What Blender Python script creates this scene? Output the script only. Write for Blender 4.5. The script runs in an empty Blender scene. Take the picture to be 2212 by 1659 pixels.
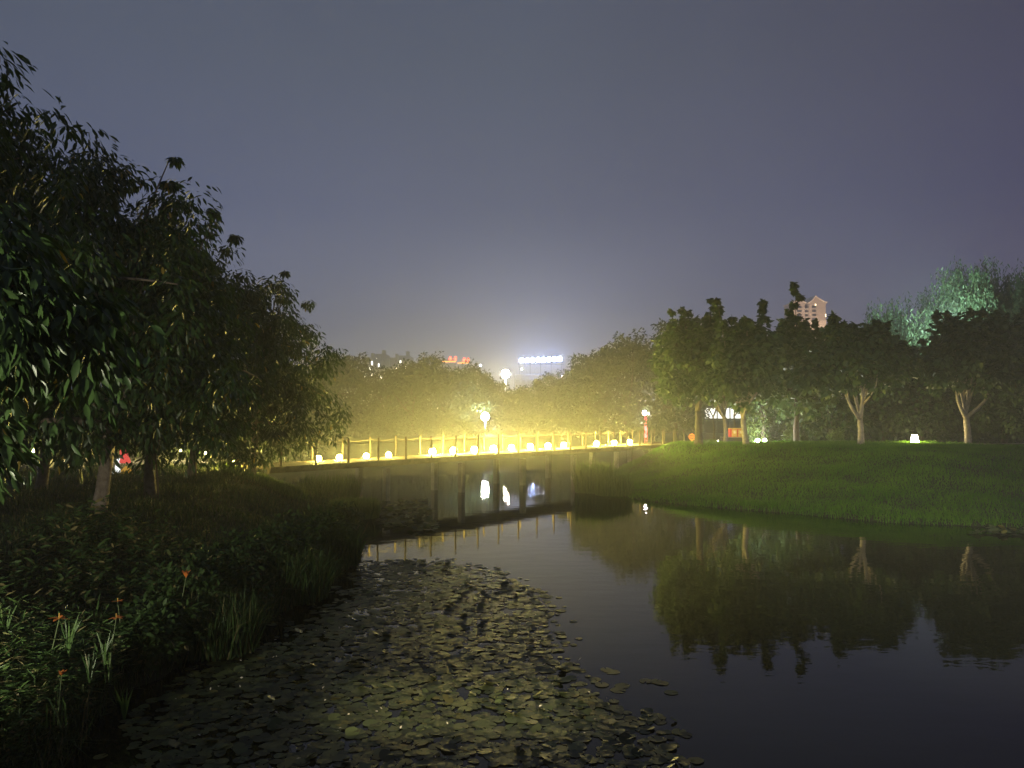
import bpy, math, random
import numpy as np
from mathutils import Vector, Matrix

# ------------------------------------------------------------------ camera, world, exposure
S = bpy.context.scene
COL = S.collection
PITCH = math.atan(70.5 / 1659.0)
CAM = np.array([0.0, 0.0, 3.0])
cd = bpy.data.cameras.new('camera'); cam = bpy.data.objects.new('camera', cd); COL.objects.link(cam)
cam.location = CAM; cam.rotation_euler = (math.pi / 2 + PITCH, 0, 0)
cd.sensor_width = 36; cd.lens = 27.0; cd.clip_start = 0.05; cd.clip_end = 2000
S.camera = cam

W = bpy.data.worlds.new('World'); S.world = W; W.use_nodes = True
nt = W.node_tree; nt.nodes.clear()
out = nt.nodes.new('ShaderNodeOutputWorld'); bg = nt.nodes.new('ShaderNodeBackground')
tc = nt.nodes.new('ShaderNodeTexCoord'); sep = nt.nodes.new('ShaderNodeSeparateXYZ')
nt.links.new(tc.outputs['Generated'], sep.inputs[0])
ramp = nt.nodes.new('ShaderNodeValToRGB')           # night sky glow of the town: paler low down
cr = ramp.color_ramp
SKY = [(0.0, (.22, .235, .30)), (0.12, (.155, .175, .26)), (0.26, (.094, .115, .200)),
       (0.42, (.079, .098, .150)), (0.60, (.064, .078, .120)), (1.0, (.040, .052, .085))]
cr.elements[0].position = 0; cr.elements[0].color = (*SKY[0][1], 1)
cr.elements[1].position = 1; cr.elements[1].color = (*SKY[-1][1], 1)
for p, c in SKY[1:-1]:
    e = cr.elements.new(p); e.color = (*c, 1)
nt.links.new(sep.outputs['Z'], ramp.inputs[0])
# slightly violet and darker away from the town (to the east)
mr = nt.nodes.new('ShaderNodeMapRange'); mr.inputs[1].default_value = 0.0; mr.inputs[2].default_value = 0.6
nt.links.new(sep.outputs['X'], mr.inputs[0])
mx = nt.nodes.new('ShaderNodeMix'); mx.data_type = 'RGBA'; mx.blend_type = 'MULTIPLY'
mx.inputs[7].default_value = (.62, .48, .58, 1)
nt.links.new(mr.outputs[0], mx.inputs[0]); nt.links.new(ramp.outputs[0], mx.inputs[6])
sn = nt.nodes.new('ShaderNodeTexNoise'); sn.inputs['Scale'].default_value = 2.6; sn.inputs['Detail'].default_value = 4
nt.links.new(tc.outputs['Generated'], sn.inputs['Vector'])
sr = nt.nodes.new('ShaderNodeMapRange'); sr.inputs[3].default_value = .86; sr.inputs[4].default_value = 1.14
nt.links.new(sn.outputs['Fac'], sr.inputs[0])
sm = nt.nodes.new('ShaderNodeMix'); sm.data_type = 'RGBA'; sm.blend_type = 'MULTIPLY'; sm.inputs[0].default_value = 1
nt.links.new(mx.outputs[2], sm.inputs[6]); nt.links.new(sr.outputs[0], sm.inputs[7])
nt.links.new(sm.outputs[2], bg.inputs[0]); bg.inputs[1].default_value = 1.08
nt.links.new(bg.outputs[0], out.inputs[0])

S.render.engine = 'CYCLES'
cy = S.cycles
cy.use_denoising = True
cy.max_bounces = 5; cy.diffuse_bounces = 2; cy.glossy_bounces = 2; cy.transmission_bounces = 2
cy.volume_bounces = 1; cy.transparent_max_bounces = 4
cy.sample_clamp_indirect = 2.0; cy.caustics_reflective = False; cy.caustics_refractive = False
cy.use_adaptive_sampling = True; cy.adaptive_threshold = 0.02
S.view_settings.view_transform = 'Standard'; S.view_settings.look = 'None'
S.view_settings.gamma = 1; S.view_settings.exposure = 0

HAZE = 0.0018
HAZE_G = 0.15
GLARE_MIST = 0.0070               # density of the volume added to imitate lens glare round the bridge
LAMP_W = 1350.0            # a deck lamp of the far bridge
NEAR_W = 1500.0             # path lamp at the end of the bridge under the camera
STRIP_W = 8500.0           # hooded lamp behind the added cut-off board of that bridge
YEL = (1.0, .80, .16)
BUL = .13                  # radius of a deck lamp's globe

rng = np.random.default_rng(7)
random.seed(7)

def P(px, py, D):
    a = (px - 1106) / 1659.0; b = (829.5 - py) / 1659.0
    y = math.cos(PITCH) - b * math.sin(PITCH); z = math.sin(PITCH) + b * math.cos(PITCH)
    k = D / y
    return np.array([a * k, D, 3.0 + z * k])

def GP(px, py, z=0.0):
    a = (px - 1106) / 1659.0; b = (829.5 - py) / 1659.0
    y = math.cos(PITCH) - b * math.sin(PITCH); zz = math.sin(PITCH) + b * math.cos(PITCH)
    k = (z - 3.0) / zz
    return np.array([a * k, y * k, z])

# ------------------------------------------------------------------ helpers
def tag(o, label=None, cat=None, group=None, kind=None):
    if label: o['label'] = label
    if cat: o['category'] = cat
    if group: o['group'] = group
    if kind: o['kind'] = kind
    return o

def empty(name, loc, label=None, cat=None, group=None, rz=0.0):
    o = bpy.data.objects.new(name, None); COL.objects.link(o)
    o.location = loc; o.rotation_euler = (0, 0, rz); o.empty_display_size = .2
    return tag(o, label, cat, group)

def link(name, me, mat=None, parent=None, loc=None):
    o = bpy.data.objects.new(name, me); COL.objects.link(o)
    if mat is not None and len(me.materials) == 0: me.materials.append(mat)
    if parent is not None: o.parent = parent
    if loc is not None: o.location = loc
    return o

def copy_tree(o, parent=None, label=None):
    c = o.copy(); COL.objects.link(c)
    if parent is not None: c.parent = parent
    if label: c['label'] = label
    for ch in list(o.children): copy_tree(ch, c)
    return c

def mesh_tris(name, V, F, tint=None, smooth=False):
    V = np.ascontiguousarray(V, dtype=np.float32).reshape(-1, 3); F = np.ascontiguousarray(F, dtype=np.int32).reshape(-1, 3)
    me = bpy.data.meshes.new(name)
    me.vertices.add(len(V)); me.vertices.foreach_set('co', V.ravel())
    me.loops.add(F.size); me.loops.foreach_set('vertex_index', F.ravel())
    me.polygons.add(len(F)); me.polygons.foreach_set('loop_start', np.arange(0, F.size, 3, dtype=np.int32))
    if smooth: me.polygons.foreach_set('use_smooth', np.ones(len(F), dtype=bool))
    me.update(calc_edges=True)
    if tint is not None:
        a = me.attributes.new('tint', 'FLOAT', 'POINT'); a.data.foreach_set('value', np.asarray(tint, dtype=np.float32))
    return me

class MB:
    def __init__(s): s.v = []; s.f = []
    def add(s, vs, fs):
        b = len(s.v); s.v += [tuple(map(float, v)) for v in vs]; s.f += [tuple(i + b for i in f) for f in fs]; return s
    def box(s, c, d, rz=0.0, taper=1.0):
        c = np.array(c, float); hx, hy, hz = d[0] / 2, d[1] / 2, d[2] / 2; vs = []
        for z, t in ((-hz, 1.0), (hz, taper)):
            for x, y in ((-hx, -hy), (hx, -hy), (hx, hy), (-hx, hy)):
                x, y = x * t, y * t
                vs.append(c + np.array([x * math.cos(rz) - y * math.sin(rz), x * math.sin(rz) + y * math.cos(rz), z]))
        return s.add(vs, [(0, 3, 2, 1), (4, 5, 6, 7), (0, 1, 5, 4), (1, 2, 6, 5), (2, 3, 7, 6), (3, 0, 4, 7)])
    def bar(s, a, b, w, h):
        a = np.array(a, float); b = np.array(b, float); d = b - a; d /= np.linalg.norm(d)
        up = np.array([0, 0, 1.0]) if abs(d[2]) < .95 else np.array([1.0, 0, 0])
        x = np.cross(d, up); x /= np.linalg.norm(x); z = np.cross(x, d)
        vs = [p + x * sx * w / 2 + z * sz * h / 2 for p in (a, b) for sx, sz in ((-1, -1), (1, -1), (1, 1), (-1, 1))]
        return s.add(vs, [(0, 1, 2, 3), (7, 6, 5, 4), (0, 4, 5, 1), (1, 5, 6, 2), (2, 6, 7, 3), (3, 7, 4, 0)])
    def tube(s, pts, rad, n=8, cap=True):
        pts = [np.array(p, float) for p in pts]; vs = []; fs = []
        ref = np.array([1.0, 0.13, 0.07])
        for i, p in enumerate(pts):
            d = pts[min(i + 1, len(pts) - 1)] - pts[max(i - 1, 0)]; d /= (np.linalg.norm(d) + 1e-9)
            x = ref - d * ref.dot(d); x /= (np.linalg.norm(x) + 1e-9); y = np.cross(d, x)
            for k in range(n):
                a = 2 * math.pi * k / n
                vs.append(p + (x * math.cos(a) + y * math.sin(a)) * rad[i])
        for i in range(len(pts) - 1):
            for k in range(n):
                fs.append((i * n + k, i * n + (k + 1) % n, (i + 1) * n + (k + 1) % n, (i + 1) * n + k))
        if cap:
            fs.append(tuple(range(n - 1, -1, -1))); fs.append(tuple((len(pts) - 1) * n + k for k in range(n)))
        return s.add(vs, fs)
    def lathe(s, c, prof, n=12):
        return s.tube([(c[0], c[1], c[2] + z) for r, z in prof], [max(r, 1e-3) for r, z in prof], n)
    def build(s, name, mat, parent=None, smooth=False, bevel=0.0):
        me = bpy.data.meshes.new(name); me.from_pydata(s.v, [], s.f); me.update()
        if smooth: me.polygons.foreach_set('use_smooth', np.ones(len(me.polygons), dtype=bool))
        o = link(name, me, mat, parent)
        if bevel:
            m = o.modifiers.new('bevel', 'BEVEL'); m.width = bevel; m.segments = 1
        return o

# ------------------------------------------------------------------ materials
def mat(name, c, rough=.7, c2=None, scale=6.0, bump=0.0, bscale=30.0, metal=0.0, spec=.4):
    m = bpy.data.materials.new(name); m.use_nodes = True; n = m.node_tree; b = n.nodes['Principled BSDF']
    b.inputs['Roughness'].default_value = rough; b.inputs['Metallic'].default_value = metal
    b.inputs['Specular IOR Level'].default_value = spec
    b.inputs['Base Color'].default_value = (*c, 1)
    t = n.nodes.new('ShaderNodeTexCoord')
    if c2 is not None:
        no = n.nodes.new('ShaderNodeTexNoise'); no.inputs['Scale'].default_value = scale; no.inputs['Detail'].default_value = 5
        n.links.new(t.outputs['Object'], no.inputs['Vector'])
        r = n.nodes.new('ShaderNodeValToRGB'); r.color_ramp.elements[0].position = .35; r.color_ramp.elements[1].position = .65
        r.color_ramp.elements[0].color = (*c, 1); r.color_ramp.elements[1].color = (*c2, 1)
        n.links.new(no.outputs['Fac'], r.inputs[0]); n.links.new(r.outputs[0], b.inputs['Base Color'])
    if bump:
        no = n.nodes.new('ShaderNodeTexNoise'); no.inputs['Scale'].default_value = bscale; no.inputs['Detail'].default_value = 4
        n.links.new(t.outputs['Object'], no.inputs['Vector'])
        bu = n.nodes.new('ShaderNodeBump'); bu.inputs['Strength'].default_value = bump; bu.inputs['Distance'].default_value = .05
        n.links.new(no.outputs['Fac'], bu.inputs['Height']); n.links.new(bu.outputs[0], b.inputs['Normal'])
    return m

def leafmat(name, c1, c2, c3=None, rough=.45, trans=.25, spec=.4):
    """three-tone leaf, tint picked per leaf by the mesh attribute"""
    m = bpy.data.materials.new(name); m.use_nodes = True; n = m.node_tree; b = n.nodes['Principled BSDF']
    b.inputs['Roughness'].default_value = rough; b.inputs['Specular IOR Level'].default_value = spec
    a = n.nodes.new('ShaderNodeAttribute'); a.attribute_name = 'tint'
    oi = n.nodes.new('ShaderNodeObjectInfo')
    ad = n.nodes.new('ShaderNodeMath'); ad.operation = 'MULTIPLY_ADD'; ad.inputs[1].default_value = .12
    n.links.new(oi.outputs['Random'], ad.inputs[0]); n.links.new(a.outputs['Fac'], ad.inputs[2])
    r = n.nodes.new('ShaderNodeValToRGB'); e = r.color_ramp.elements
    e[0].position = .1; e[0].color = (*c1, 1); e[1].position = .88; e[1].color = (*c2, 1)
    if c3 is not None:
        q = e.new(1.0); q.position = 1.0; q.color = (*c3, 1)
    n.links.new(ad.outputs[0], r.inputs[0]); n.links.new(r.outputs[0], b.inputs['Base Color'])
    tr = n.nodes.new('ShaderNodeBsdfTranslucent'); n.links.new(r.outputs[0], tr.inputs['Color'])
    mx = n.nodes.new('ShaderNodeMixShader'); mx.inputs[0].default_value = trans
    n.links.new(b.outputs[0], mx.inputs[1]); n.links.new(tr.outputs[0], mx.inputs[2])
    n.links.new(mx.outputs[0], n.nodes['Material Output'].inputs['Surface'])
    return m

def emit(name, c, s, sample=True):
    m = bpy.data.materials.new(name); m.use_nodes = True; n = m.node_tree; n.nodes.clear()
    e = n.nodes.new('ShaderNodeEmission'); e.inputs[0].default_value = (*c, 1); e.inputs[1].default_value = s
    o = n.nodes.new('ShaderNodeOutputMaterial'); n.links.new(e.outputs[0], o.inputs[0])
    m.cycles.emission_sampling = 'FRONT' if sample else 'NONE'
    return m

M = dict(
    soil=mat('soil', (.022, .026, .012), .95, (.035, .045, .016), 1.5, .6, 9),
    bark=mat('bark', (.13, .10, .075), .9, (.22, .18, .14), 9, .8, 22),
    palebark=mat('pale_bark', (.20, .175, .14), .85, (.32, .28, .22), 7, .5, 18),
    darkbark=mat('dark_bark', (.05, .042, .033), .9, (.085, .07, .055), 8, .8, 20),
    wood=mat('weathered_wood', (.06, .047, .033), .9, (.11, .085, .06), 4, .3, 40, 0, .08),
    rope=mat('rope', (.10, .08, .05), .9, (.15, .12, .08), 30, .3, 80),
    concrete=mat('concrete', (.22, .21, .19), .85, (.30, .29, .27), 3, .3, 30),
    darkmetal=mat('dark_metal', (.03, .03, .032), .45, (.045, .043, .04), 10, 0, 10, .6),
    greymetal=mat('grey_metal', (.18, .18, .18), .45, (.24, .24, .23), 10, 0, 10, .5),
    paving=mat('paving', (.20, .18, .15), .85, (.28, .26, .22), 2.5, .3, 25),
    stone=mat('pale_stone', (.42, .42, .40), .8, (.58, .57, .54), 5, .5, 16),
    gold=mat('gold_paint', (.45, .27, .06), .45, (.55, .36, .10), 8),
    red=mat('red_paint', (.45, .035, .03), .5, (.55, .06, .04), 8),
    white=mat('white_paint', (.75, .75, .72), .6, (.82, .82, .8), 5),
    render=mat('beige_render', (.54, .43, .34), .85, (.60, .49, .39), .5),
    renderdk=mat('brown_render', (.36, .28, .22), .85, (.42, .33, .26), .5),
    roof=mat('roof_tile', (.25, .17, .12), .8, (.32, .23, .17), .8),
    trim=mat('pale_trim', (.62, .53, .43), .8, (.68, .59, .49), .5),
    winglass=mat('window_glass', (.015, .013, .012), .45, (.03, .027, .025), 1, 0, 10, 0, .2),
    greywall=mat('grey_render', (.07, .07, .07), .9, (.10, .098, .095), .4),
    leafA=leafmat('drooping_leaf', (.020, .042, .012), (.042, .08, .022), (.26, .19, .03), .40, .22),
    leafB=leafmat('dark_leaf', (.026, .05, .018), (.05, .085, .028), None, .5, .2),
    leafH=leafmat('heart_leaf', (.04, .075, .028), (.075, .125, .04), None, .5, .25),
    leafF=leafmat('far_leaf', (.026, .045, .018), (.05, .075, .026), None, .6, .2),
    leafW=leafmat('willow_leaf', (.06, .10, .05), (.10, .15, .07), None, .5, .3),
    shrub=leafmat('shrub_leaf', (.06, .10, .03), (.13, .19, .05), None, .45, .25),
    lawn=leafmat('lawn_blade', (.042, .135, .012), (.118, .235, .026), None, .7, .5, .2),
    bankgrass=leafmat('bank_blade', (.024, .050, .013), (.045, .085, .022), (.14, .12, .05), .6, .2, .3),
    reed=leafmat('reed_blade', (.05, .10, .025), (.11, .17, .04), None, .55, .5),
    under=leafmat('undergrowth_leaf', (.05, .10, .03), (.10, .18, .05), (.30, .26, .12), .4, .25),
    pad=leafmat('pad_leaf', (.034, .042, .022), (.098, .125, .048), (.14, .12, .03), .52, .1, .3),
    petal=mat('orange_petal', (.55, .14, .03), .5, (.65, .22, .05), 40),
    stem=mat('green_stem', (.09, .13, .05), .6, (.14, .18, .08), 20),
    palep=mat('pale_petal', (.6, .55, .45), .6, (.7, .65, .5), 30),
)
EM = dict(
    deck=emit('deck_lamp_light', YEL, LAMP_W / (math.pi * 4 * math.pi * BUL ** 2)),
    mid=emit('mid_deck_lamp_light', YEL, 1.3 * LAMP_W / (math.pi * 4 * math.pi * (BUL * .923) ** 2)),
    dim=emit('dim_deck_lamp_light', YEL, .32 * LAMP_W / (math.pi * 4 * math.pi * (BUL * .75) ** 2)),
    street=emit('street_lamp_light', (1, .88, .62), 24000 / (math.pi * 4 * math.pi * .75 ** 2)),
    globe=emit('globe_light', (.95, .97, 1), 3000 / (math.pi * 4 * math.pi * .32 ** 2)),
    pink=emit('pink_globe_light', (1, .72, .85), 420 / (math.pi * 4 * math.pi * .13 ** 2)),
    redtube=emit('red_tube_light', (1, .12, .14), 5, False),
    lantern=emit('ground_lantern_light', (1, .80, .42), 420),
    orange=emit('orange_panel_light', (1, .36, .05), 1.6),
    yellow=emit('yellow_glow_light', (1, .62, .05), 1.2, False),
    sign=emit('blue_white_letter_light', (.38, .50, 1), 1100),
    neon=emit('red_neon_light', (1, .07, .03), 9, False),
    amber=emit('amber_neon_light', (1, .40, .04), 4, False),
    win=emit('lit_window_light', (1, .98, .93), 9, False),
    winw=emit('warm_window_light', (1, .78, .45), 5, False),
    panel=emit('shopfront_light', (1, 1, .96), 1.6),
    flood=emit('flood_light', (1, 1, .92), 1500),
    small=emit('small_white_light', (1, .95, .85), 30, False),
    redpt=emit('red_point_light', (1, .1, .08), 12, False),
    warmspot=emit('warm_path_light', (1, .78, .35), 2400),
)

# ------------------------------------------------------------------ terrain
POND = np.array([(-4.4, 3), (-4.15, 5), (-4.0, 6.6), (-4.2, 8), (-4.0, 9.6), (-3.6, 11.3), (-3.4, 14.2), (-3.5, 16.6), (-4.2, 21),
                 (-5.0, 24), (-6.6, 28), (-9.5, 33), (-13, 41), (-11, 51), (-2, 57), (6, 58), (9.4, 54), (7.6, 46.5), (5.2, 41),
                 (4.3, 36), (3.3, 31), (4.8, 27.4), (7.3, 25.0), (9.0, 23.6), (10.5, 21.9), (13.8, 20.7), (22, 18.6), (34, 16.5),
                 (44, 10), (44, -26), (-7, -26), (-6, -8), (-5, 0)], float)

def pond_sd(X, Y):
    """distance to the waterline, positive on land"""
    X = np.asarray(X, float); Y = np.asarray(Y, float)
    d = np.full(X.shape, 1e9); ins = np.zeros(X.shape, bool)
    for i in range(len(POND)):
        ax, ay = POND[i]; bx, by = POND[(i + 1) % len(POND)]
        ex, ey = bx - ax, by - ay
        t = np.clip(((X - ax) * ex + (Y - ay) * ey) / (ex * ex + ey * ey), 0, 1)
        d = np.minimum(d, (X - ax - t * ex) ** 2 + (Y - ay - t * ey) ** 2)
        c = ((ay > Y) != (by > Y)) & (X < (bx - ax) * (Y - ay) / (by - ay + 1e-12) + ax)
        ins ^= c
    d = np.sqrt(d) + .22 * np.sin(X * 1.9 + Y * .7) * np.sin(Y * 1.3) * .6
    return np.where(ins, -d, d)

def height(X, Y, d=None):
    X = np.asarray(X, float); Y = np.asarray(Y, float)
    if d is None: d = pond_sd(X, Y)
    wr = np.clip((X - 0.0) / 3.0, 0, 1) * np.clip((50 - Y) / 6, 0, 1)
    H = 1.2 * (1 - wr) + (1.62 - .30 * np.clip((Y - 36) / 8, 0, 1)) * wr; L = 3.6 * (1 - wr) + (9.0 - 5.6 * np.clip((Y - 31) / 7, 0, 1)) * wr
    far = np.clip((Y - 30) / 15, 0, 1) * (1 - wr); H = H * (1 - far) + 1.35 * far
    t = np.clip(d / L, 0, 1); s = t * t * (3 - 2 * t)
    h = H * (.45 * t + .55 * s) + .10 * np.clip(d / .25, 0, 1)
    h = h + (.05 * np.sin(X * .9 + 1) * np.sin(Y * .7) + .03 * np.sin(X * 2.3) * np.sin(Y * 1.9 + X)) * np.clip(d / 1.5, 0, 1)
    return np.where(d > 0, h, np.maximum(d * .6, -1.0))

def hz(x, y): return float(height(np.array([x]), np.array([y]))[0])

def axis(lo, a, b, hi, fine, coarse):
    return np.concatenate([np.linspace(lo, a, int((a - lo) / coarse) + 1)[:-1], np.linspace(a, b, int((b - a) / fine) + 1),
                           np.linspace(b, hi, int((hi - b) / coarse) + 1)[1:]])
xs = axis(-270, -26, 40, 270, .3, 8); ys = axis(-40, 2, 62, 490, .3, 8)
GX, GY = np.meshgrid(xs, ys); GZ = height(GX, GY)
nx, ny = len(xs), len(ys)
idx = np.arange(nx * ny).reshape(ny, nx)
a, b, c, d_ = idx[:-1, :-1].ravel(), idx[:-1, 1:].ravel(), idx[1:, 1:].ravel(), idx[1:, :-1].ravel()
ground = link('ground', mesh_tris('ground', np.stack([GX, GY, GZ], -1), np.concatenate([np.stack([a, b, c], 1), np.stack([a, c, d_], 1)]), smooth=True), M['soil'])
tag(ground, kind='structure')

# water: one still sheet with faint ripples
wm = bpy.data.materials.new('pond_water'); wm.use_nodes = True; n = wm.node_tree; b = n.nodes['Principled BSDF']
b.inputs['Base Color'].default_value = (.006, .007, .005, 1); b.inputs['Roughness'].default_value = .02
b.inputs['IOR'].default_value = 1.33
t = n.nodes.new('ShaderNodeTexCoord'); mp = n.nodes.new('ShaderNodeMapping'); mp.inputs['Scale'].default_value = (.8, 1.6, 1)
no = n.nodes.new('ShaderNodeTexNoise'); no.inputs['Scale'].default_value = 1.6; no.inputs['Detail'].default_value = 3
bu = n.nodes.new('ShaderNodeBump'); bu.inputs['Strength'].default_value = .05; bu.inputs['Distance'].default_value = .06
n.links.new(t.outputs['Object'], mp.inputs[0]); n.links.new(mp.outputs[0], no.inputs['Vector'])
n.links.new(no.outputs['Fac'], bu.inputs['Height']); n.links.new(bu.outputs[0], b.inputs['Normal'])
water = MB().add([(-20, -28, 0), (48, -28, 0), (48, 62, 0), (-20, 62, 0)], [(0, 1, 2, 3)]).build('water', wm)
tag(water, kind='structure')

def strip(name, pts, w, mat_, lift=.02):
    """a path laid on the ground along points"""
    pts = np.array(pts, float); q = []
    for i in range(len(pts) - 1):
        k = max(2, int(np.linalg.norm(pts[i + 1] - pts[i]) / .6))
        for j in range(k): q.append(pts[i] + (pts[i + 1] - pts[i]) * j / k)
    q.append(pts[-1]); q = np.array(q); mb = MB(); vs = []
    for i, p in enumerate(q):
        dd = q[min(i + 1, len(q) - 1)] - q[max(i - 1, 0)]; dd /= np.linalg.norm(dd); nn = np.array([-dd[1], dd[0]])
        for sgn in (-1, -.33, .33, 1):
            v = p + nn * sgn * w / 2; vs.append((v[0], v[1], hz(*v) + lift))
    fs = []
    for i in range(len(q) - 1):
        for k in range(3): fs.append((i * 4 + k, i * 4 + k + 1, i * 4 + k + 5, i * 4 + k + 4))
    o = mb.add(vs, fs).build(name, mat_); tag(o, kind='structure'); return o

strip('path', [(10.6, 48.2), (11.5, 43), (13, 39), (17, 36.8), (24, 36.2), (34, 36)], 1.8, M['paving'])
strip('footpath', [(-9.2, 23.0), (-11, 25), (-14, 27.5), (-20, 29), (-30, 30)], 1.8, M['paving'])

# ------------------------------------------------------------------ foliage machinery
def unit(v): return v / (np.linalg.norm(v, axis=-1, keepdims=True) + 1e-9)

LEAF_LONG = (np.array([(0, 0, 0), (-.13, .28, .03), (.13, .28, .03), (-.15, .6, .0), (.15, .6, .0), (0, 1, -.12), (0, .45, -.035)]),
             np.array([(0, 6, 1), (0, 2, 6), (1, 6, 3), (2, 4, 6), (3, 6, 5), (6, 4, 5)]))
LEAF_MID = (np.array([(0, 0, 0), (-.24, .42, .05), (.24, .42, .05), (0, 1, -.06)]), np.array([(0, 2, 3), (0, 3, 1)]))
LEAF_HEART = (np.array([(0, 0, 0), (-.38, .12, .05), (.38, .12, .05), (-.34, .5, .03), (.34, .5, .03), (0, 1, -.1)]),
              np.array([(0, 2, 4), (0, 4, 5), (0, 5, 3), (0, 3, 1)]))
LEAF_THIN = (np.array([(0, 0, 0), (-.06, .4, .0), (.06, .4, .0), (0, 1, -.15)]), np.array([(0, 2, 3), (0, 3, 1)]))

def place_leaves(pos, dirs, ups, size, tpl, tint):
    V, F = tpl; N = len(pos)
    y = unit(dirs); x = unit(np.cross(y, ups)); z = np.cross(x, y)
    R = np.stack([x, y, z], 2)                                  # columns
    vv = np.einsum('nij,kj->nki', R, V) * size[:, None, None] + pos[:, None, :]
    ff = (F[None] + (np.arange(N) * len(V))[:, None, None])
    return vv.reshape(-1, 3), ff.reshape(-1, 3), np.repeat(tint, len(V))

def clump_leaves(r, centers, rad, per, size, droop, tpl, spread=(.75, 1.25)):
    """leaf clumps round the centres; returns pos, dirs, ups, sizes, tint"""
    N = len(centers) * per
    c = np.repeat(centers, per, 0)
    off = unit(r.normal(size=(N, 3))) * (r.random((N, 1)) ** .5) * np.repeat(rad, per)[:, None] * np.array([1, 1, .75])
    pos = c + off
    dirs = unit(off) + r.normal(size=(N, 3)) * .45; dirs = unit(dirs); dirs[:, 2] -= droop
    ups = np.array([0, 0, 1.0]) + r.normal(size=(N, 3)) * .45
    sz = size * r.uniform(spread[0], spread[1], N)
    tint = np.where(r.random(N) < .012, .98, np.repeat(r.random(len(centers)), per) * .45 + r.random(N) * .32)
    return pos, unit(dirs), ups, sz, tint

def ell_centers(r, ells, n):
    w = np.array([e[6] for e in ells], float); w /= w.sum(); out_ = []
    for e, k in zip(ells, np.maximum(1, (w * n).astype(int))):
        u = unit(r.normal(size=(k, 3))); ph = r.uniform(0, 6.28, 3); lob = 1 + .24 * np.sin(3.1 * np.arctan2(u[:, 1], u[:, 0]) + ph[0]) * np.cos(u[:, 2] * 2.5 + ph[1]) + .16 * np.sin(5 * u[:, 0] + ph[2]) * np.sin(6 * u[:, 2] + ph[1])
        u = u * lob[:, None] * (.35 + .65 * r.random((k, 1)) ** .45)
        out_.append(np.array(e[:3]) + u * np.array(e[3:6]))
    return np.concatenate(out_)

def limb(a, b, r, bend=.12, n=6):
    a = np.array(a, float); b = np.array(b, float); L = np.linalg.norm(b - a)
    k = r.normal(size=3) * bend * L; k[2] = abs(k[2]) * .6
    ts = np.linspace(0, 1, n); return [a + (b - a) * t + k * math.sin(math.pi * t) * (1 - .3 * t) for t in ts]

def make_tree(name, label, base, trunk_h, trunk_r, ells, n_cl, per, cl_r, leaf, tpl, lm, bark='bark', droop=.4, lean=(0, 0), forks=4,
              shoots=(), group=None, seed=0, bare=None, cat='tree', n_leaf_parts=0, part_key=None):
    r = np.random.default_rng(seed)
    root = empty(name, tuple(base), label, cat, group)
    top = np.array([lean[0], lean[1], trunk_h])
    tb = MB(); tp = limb((0, 0, -.15), top, r, .04, 7)
    rr = np.linspace(trunk_r, trunk_r * .72, 7); rr[0] *= 1.45; rr[1] *= 1.12
    tb.tube(tp, rr, 10)
    C = ell_centers(r, ells, n_cl)
    rad = cl_r * r.uniform(.7, 1.35, len(C))
    for (sx, sy, z0, z1) in shoots:
        k = max(3, int((z1 - z0) / (cl_r * .55)))
        zz = np.linspace(z0, z1, k)
        wob = np.linspace(.75, .12, k); sc = np.stack([sx + r.normal(size=k) * cl_r * wob, sy + r.normal(size=k) * cl_r * wob, zz], 1)
        C = np.concatenate([C, sc]); rad = np.concatenate([rad, np.linspace(cl_r * .55, cl_r * .16, k) * r.uniform(.6, 1.25, k)])
        tb.tube([top, (sx * .7, sy * .7, z0), (sx, sy, z1)], [trunk_r * .3, trunk_r * .16, .008], 5)
    order = r.permutation(len(C))[:forks * 3]
    main = []
    for i in range(min(forks, len(order))):
        e = top + (C[order[i]] - top) * .62
        if bare is not None:
            ang = bare[i % len(bare)]; e = top + np.array([math.cos(ang[0]) * ang[1], .3 * math.sin(i * 2.1), ang[2]])
        pth = limb(top - (0, 0, .06), e, r, .08); tb.tube(pth, np.linspace(trunk_r * .62, trunk_r * .30, 6), 7); main.append(pth)
    for i in order[forks:]:
        p = main[r.integers(len(main))][r.integers(2, 6)]
        tb.tube(limb(p, C[i], r, .1), np.linspace(trunk_r * .28, .012, 6), 5)
    tb.build('trunk', M[bark], root, smooth=True)
    pos, dr, up, sz, ti = clump_leaves(r, C, rad, per, leaf, droop, tpl)
    keep = pos[:, 2] + base[2] > .4
    pos, dr, up, sz, ti = pos[keep], dr[keep], up[keep], sz[keep], ti[keep]
    if n_leaf_parts:
        key = part_key(pos + np.array(base)); o_ = np.argsort(key)[:n_leaf_parts]
        msk = np.ones(len(pos), bool); msk[o_] = False
        lmesh = []
        for q in range(4):
            V = tpl[0].copy(); V[:, 2] += (-.10 - .06 * q) * V[:, 1] ** 2; V[:, 0] *= .9 + .1 * q
            me = mesh_tris('leaf', V, tpl[1], np.full(len(V), .15 + .15 * q)); me.materials.append(M[lm]); lmesh.append(me)
        y = unit(dr); x = unit(np.cross(y, up)); z = np.cross(x, y)
        for i in o_:
            o = bpy.data.objects.new('leaf', lmesh[i % 4]); COL.objects.link(o); o.parent = root
            R3 = Matrix((x[i], y[i], z[i])).transposed().to_4x4()
            o.matrix_local = Matrix.Translation(pos[i]) @ R3 @ Matrix.Scale(float(sz[i]), 4)
        pos, dr, up, sz, ti = pos[msk], dr[msk], up[msk], sz[msk], ti[msk]
    v, f, t_ = place_leaves(pos, dr, up, sz, tpl, ti)
    cr_ = link('crown', mesh_tris('crown', v, f, t_), M[lm], root); cr_['kind'] = 'stuff'
    return root

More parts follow.
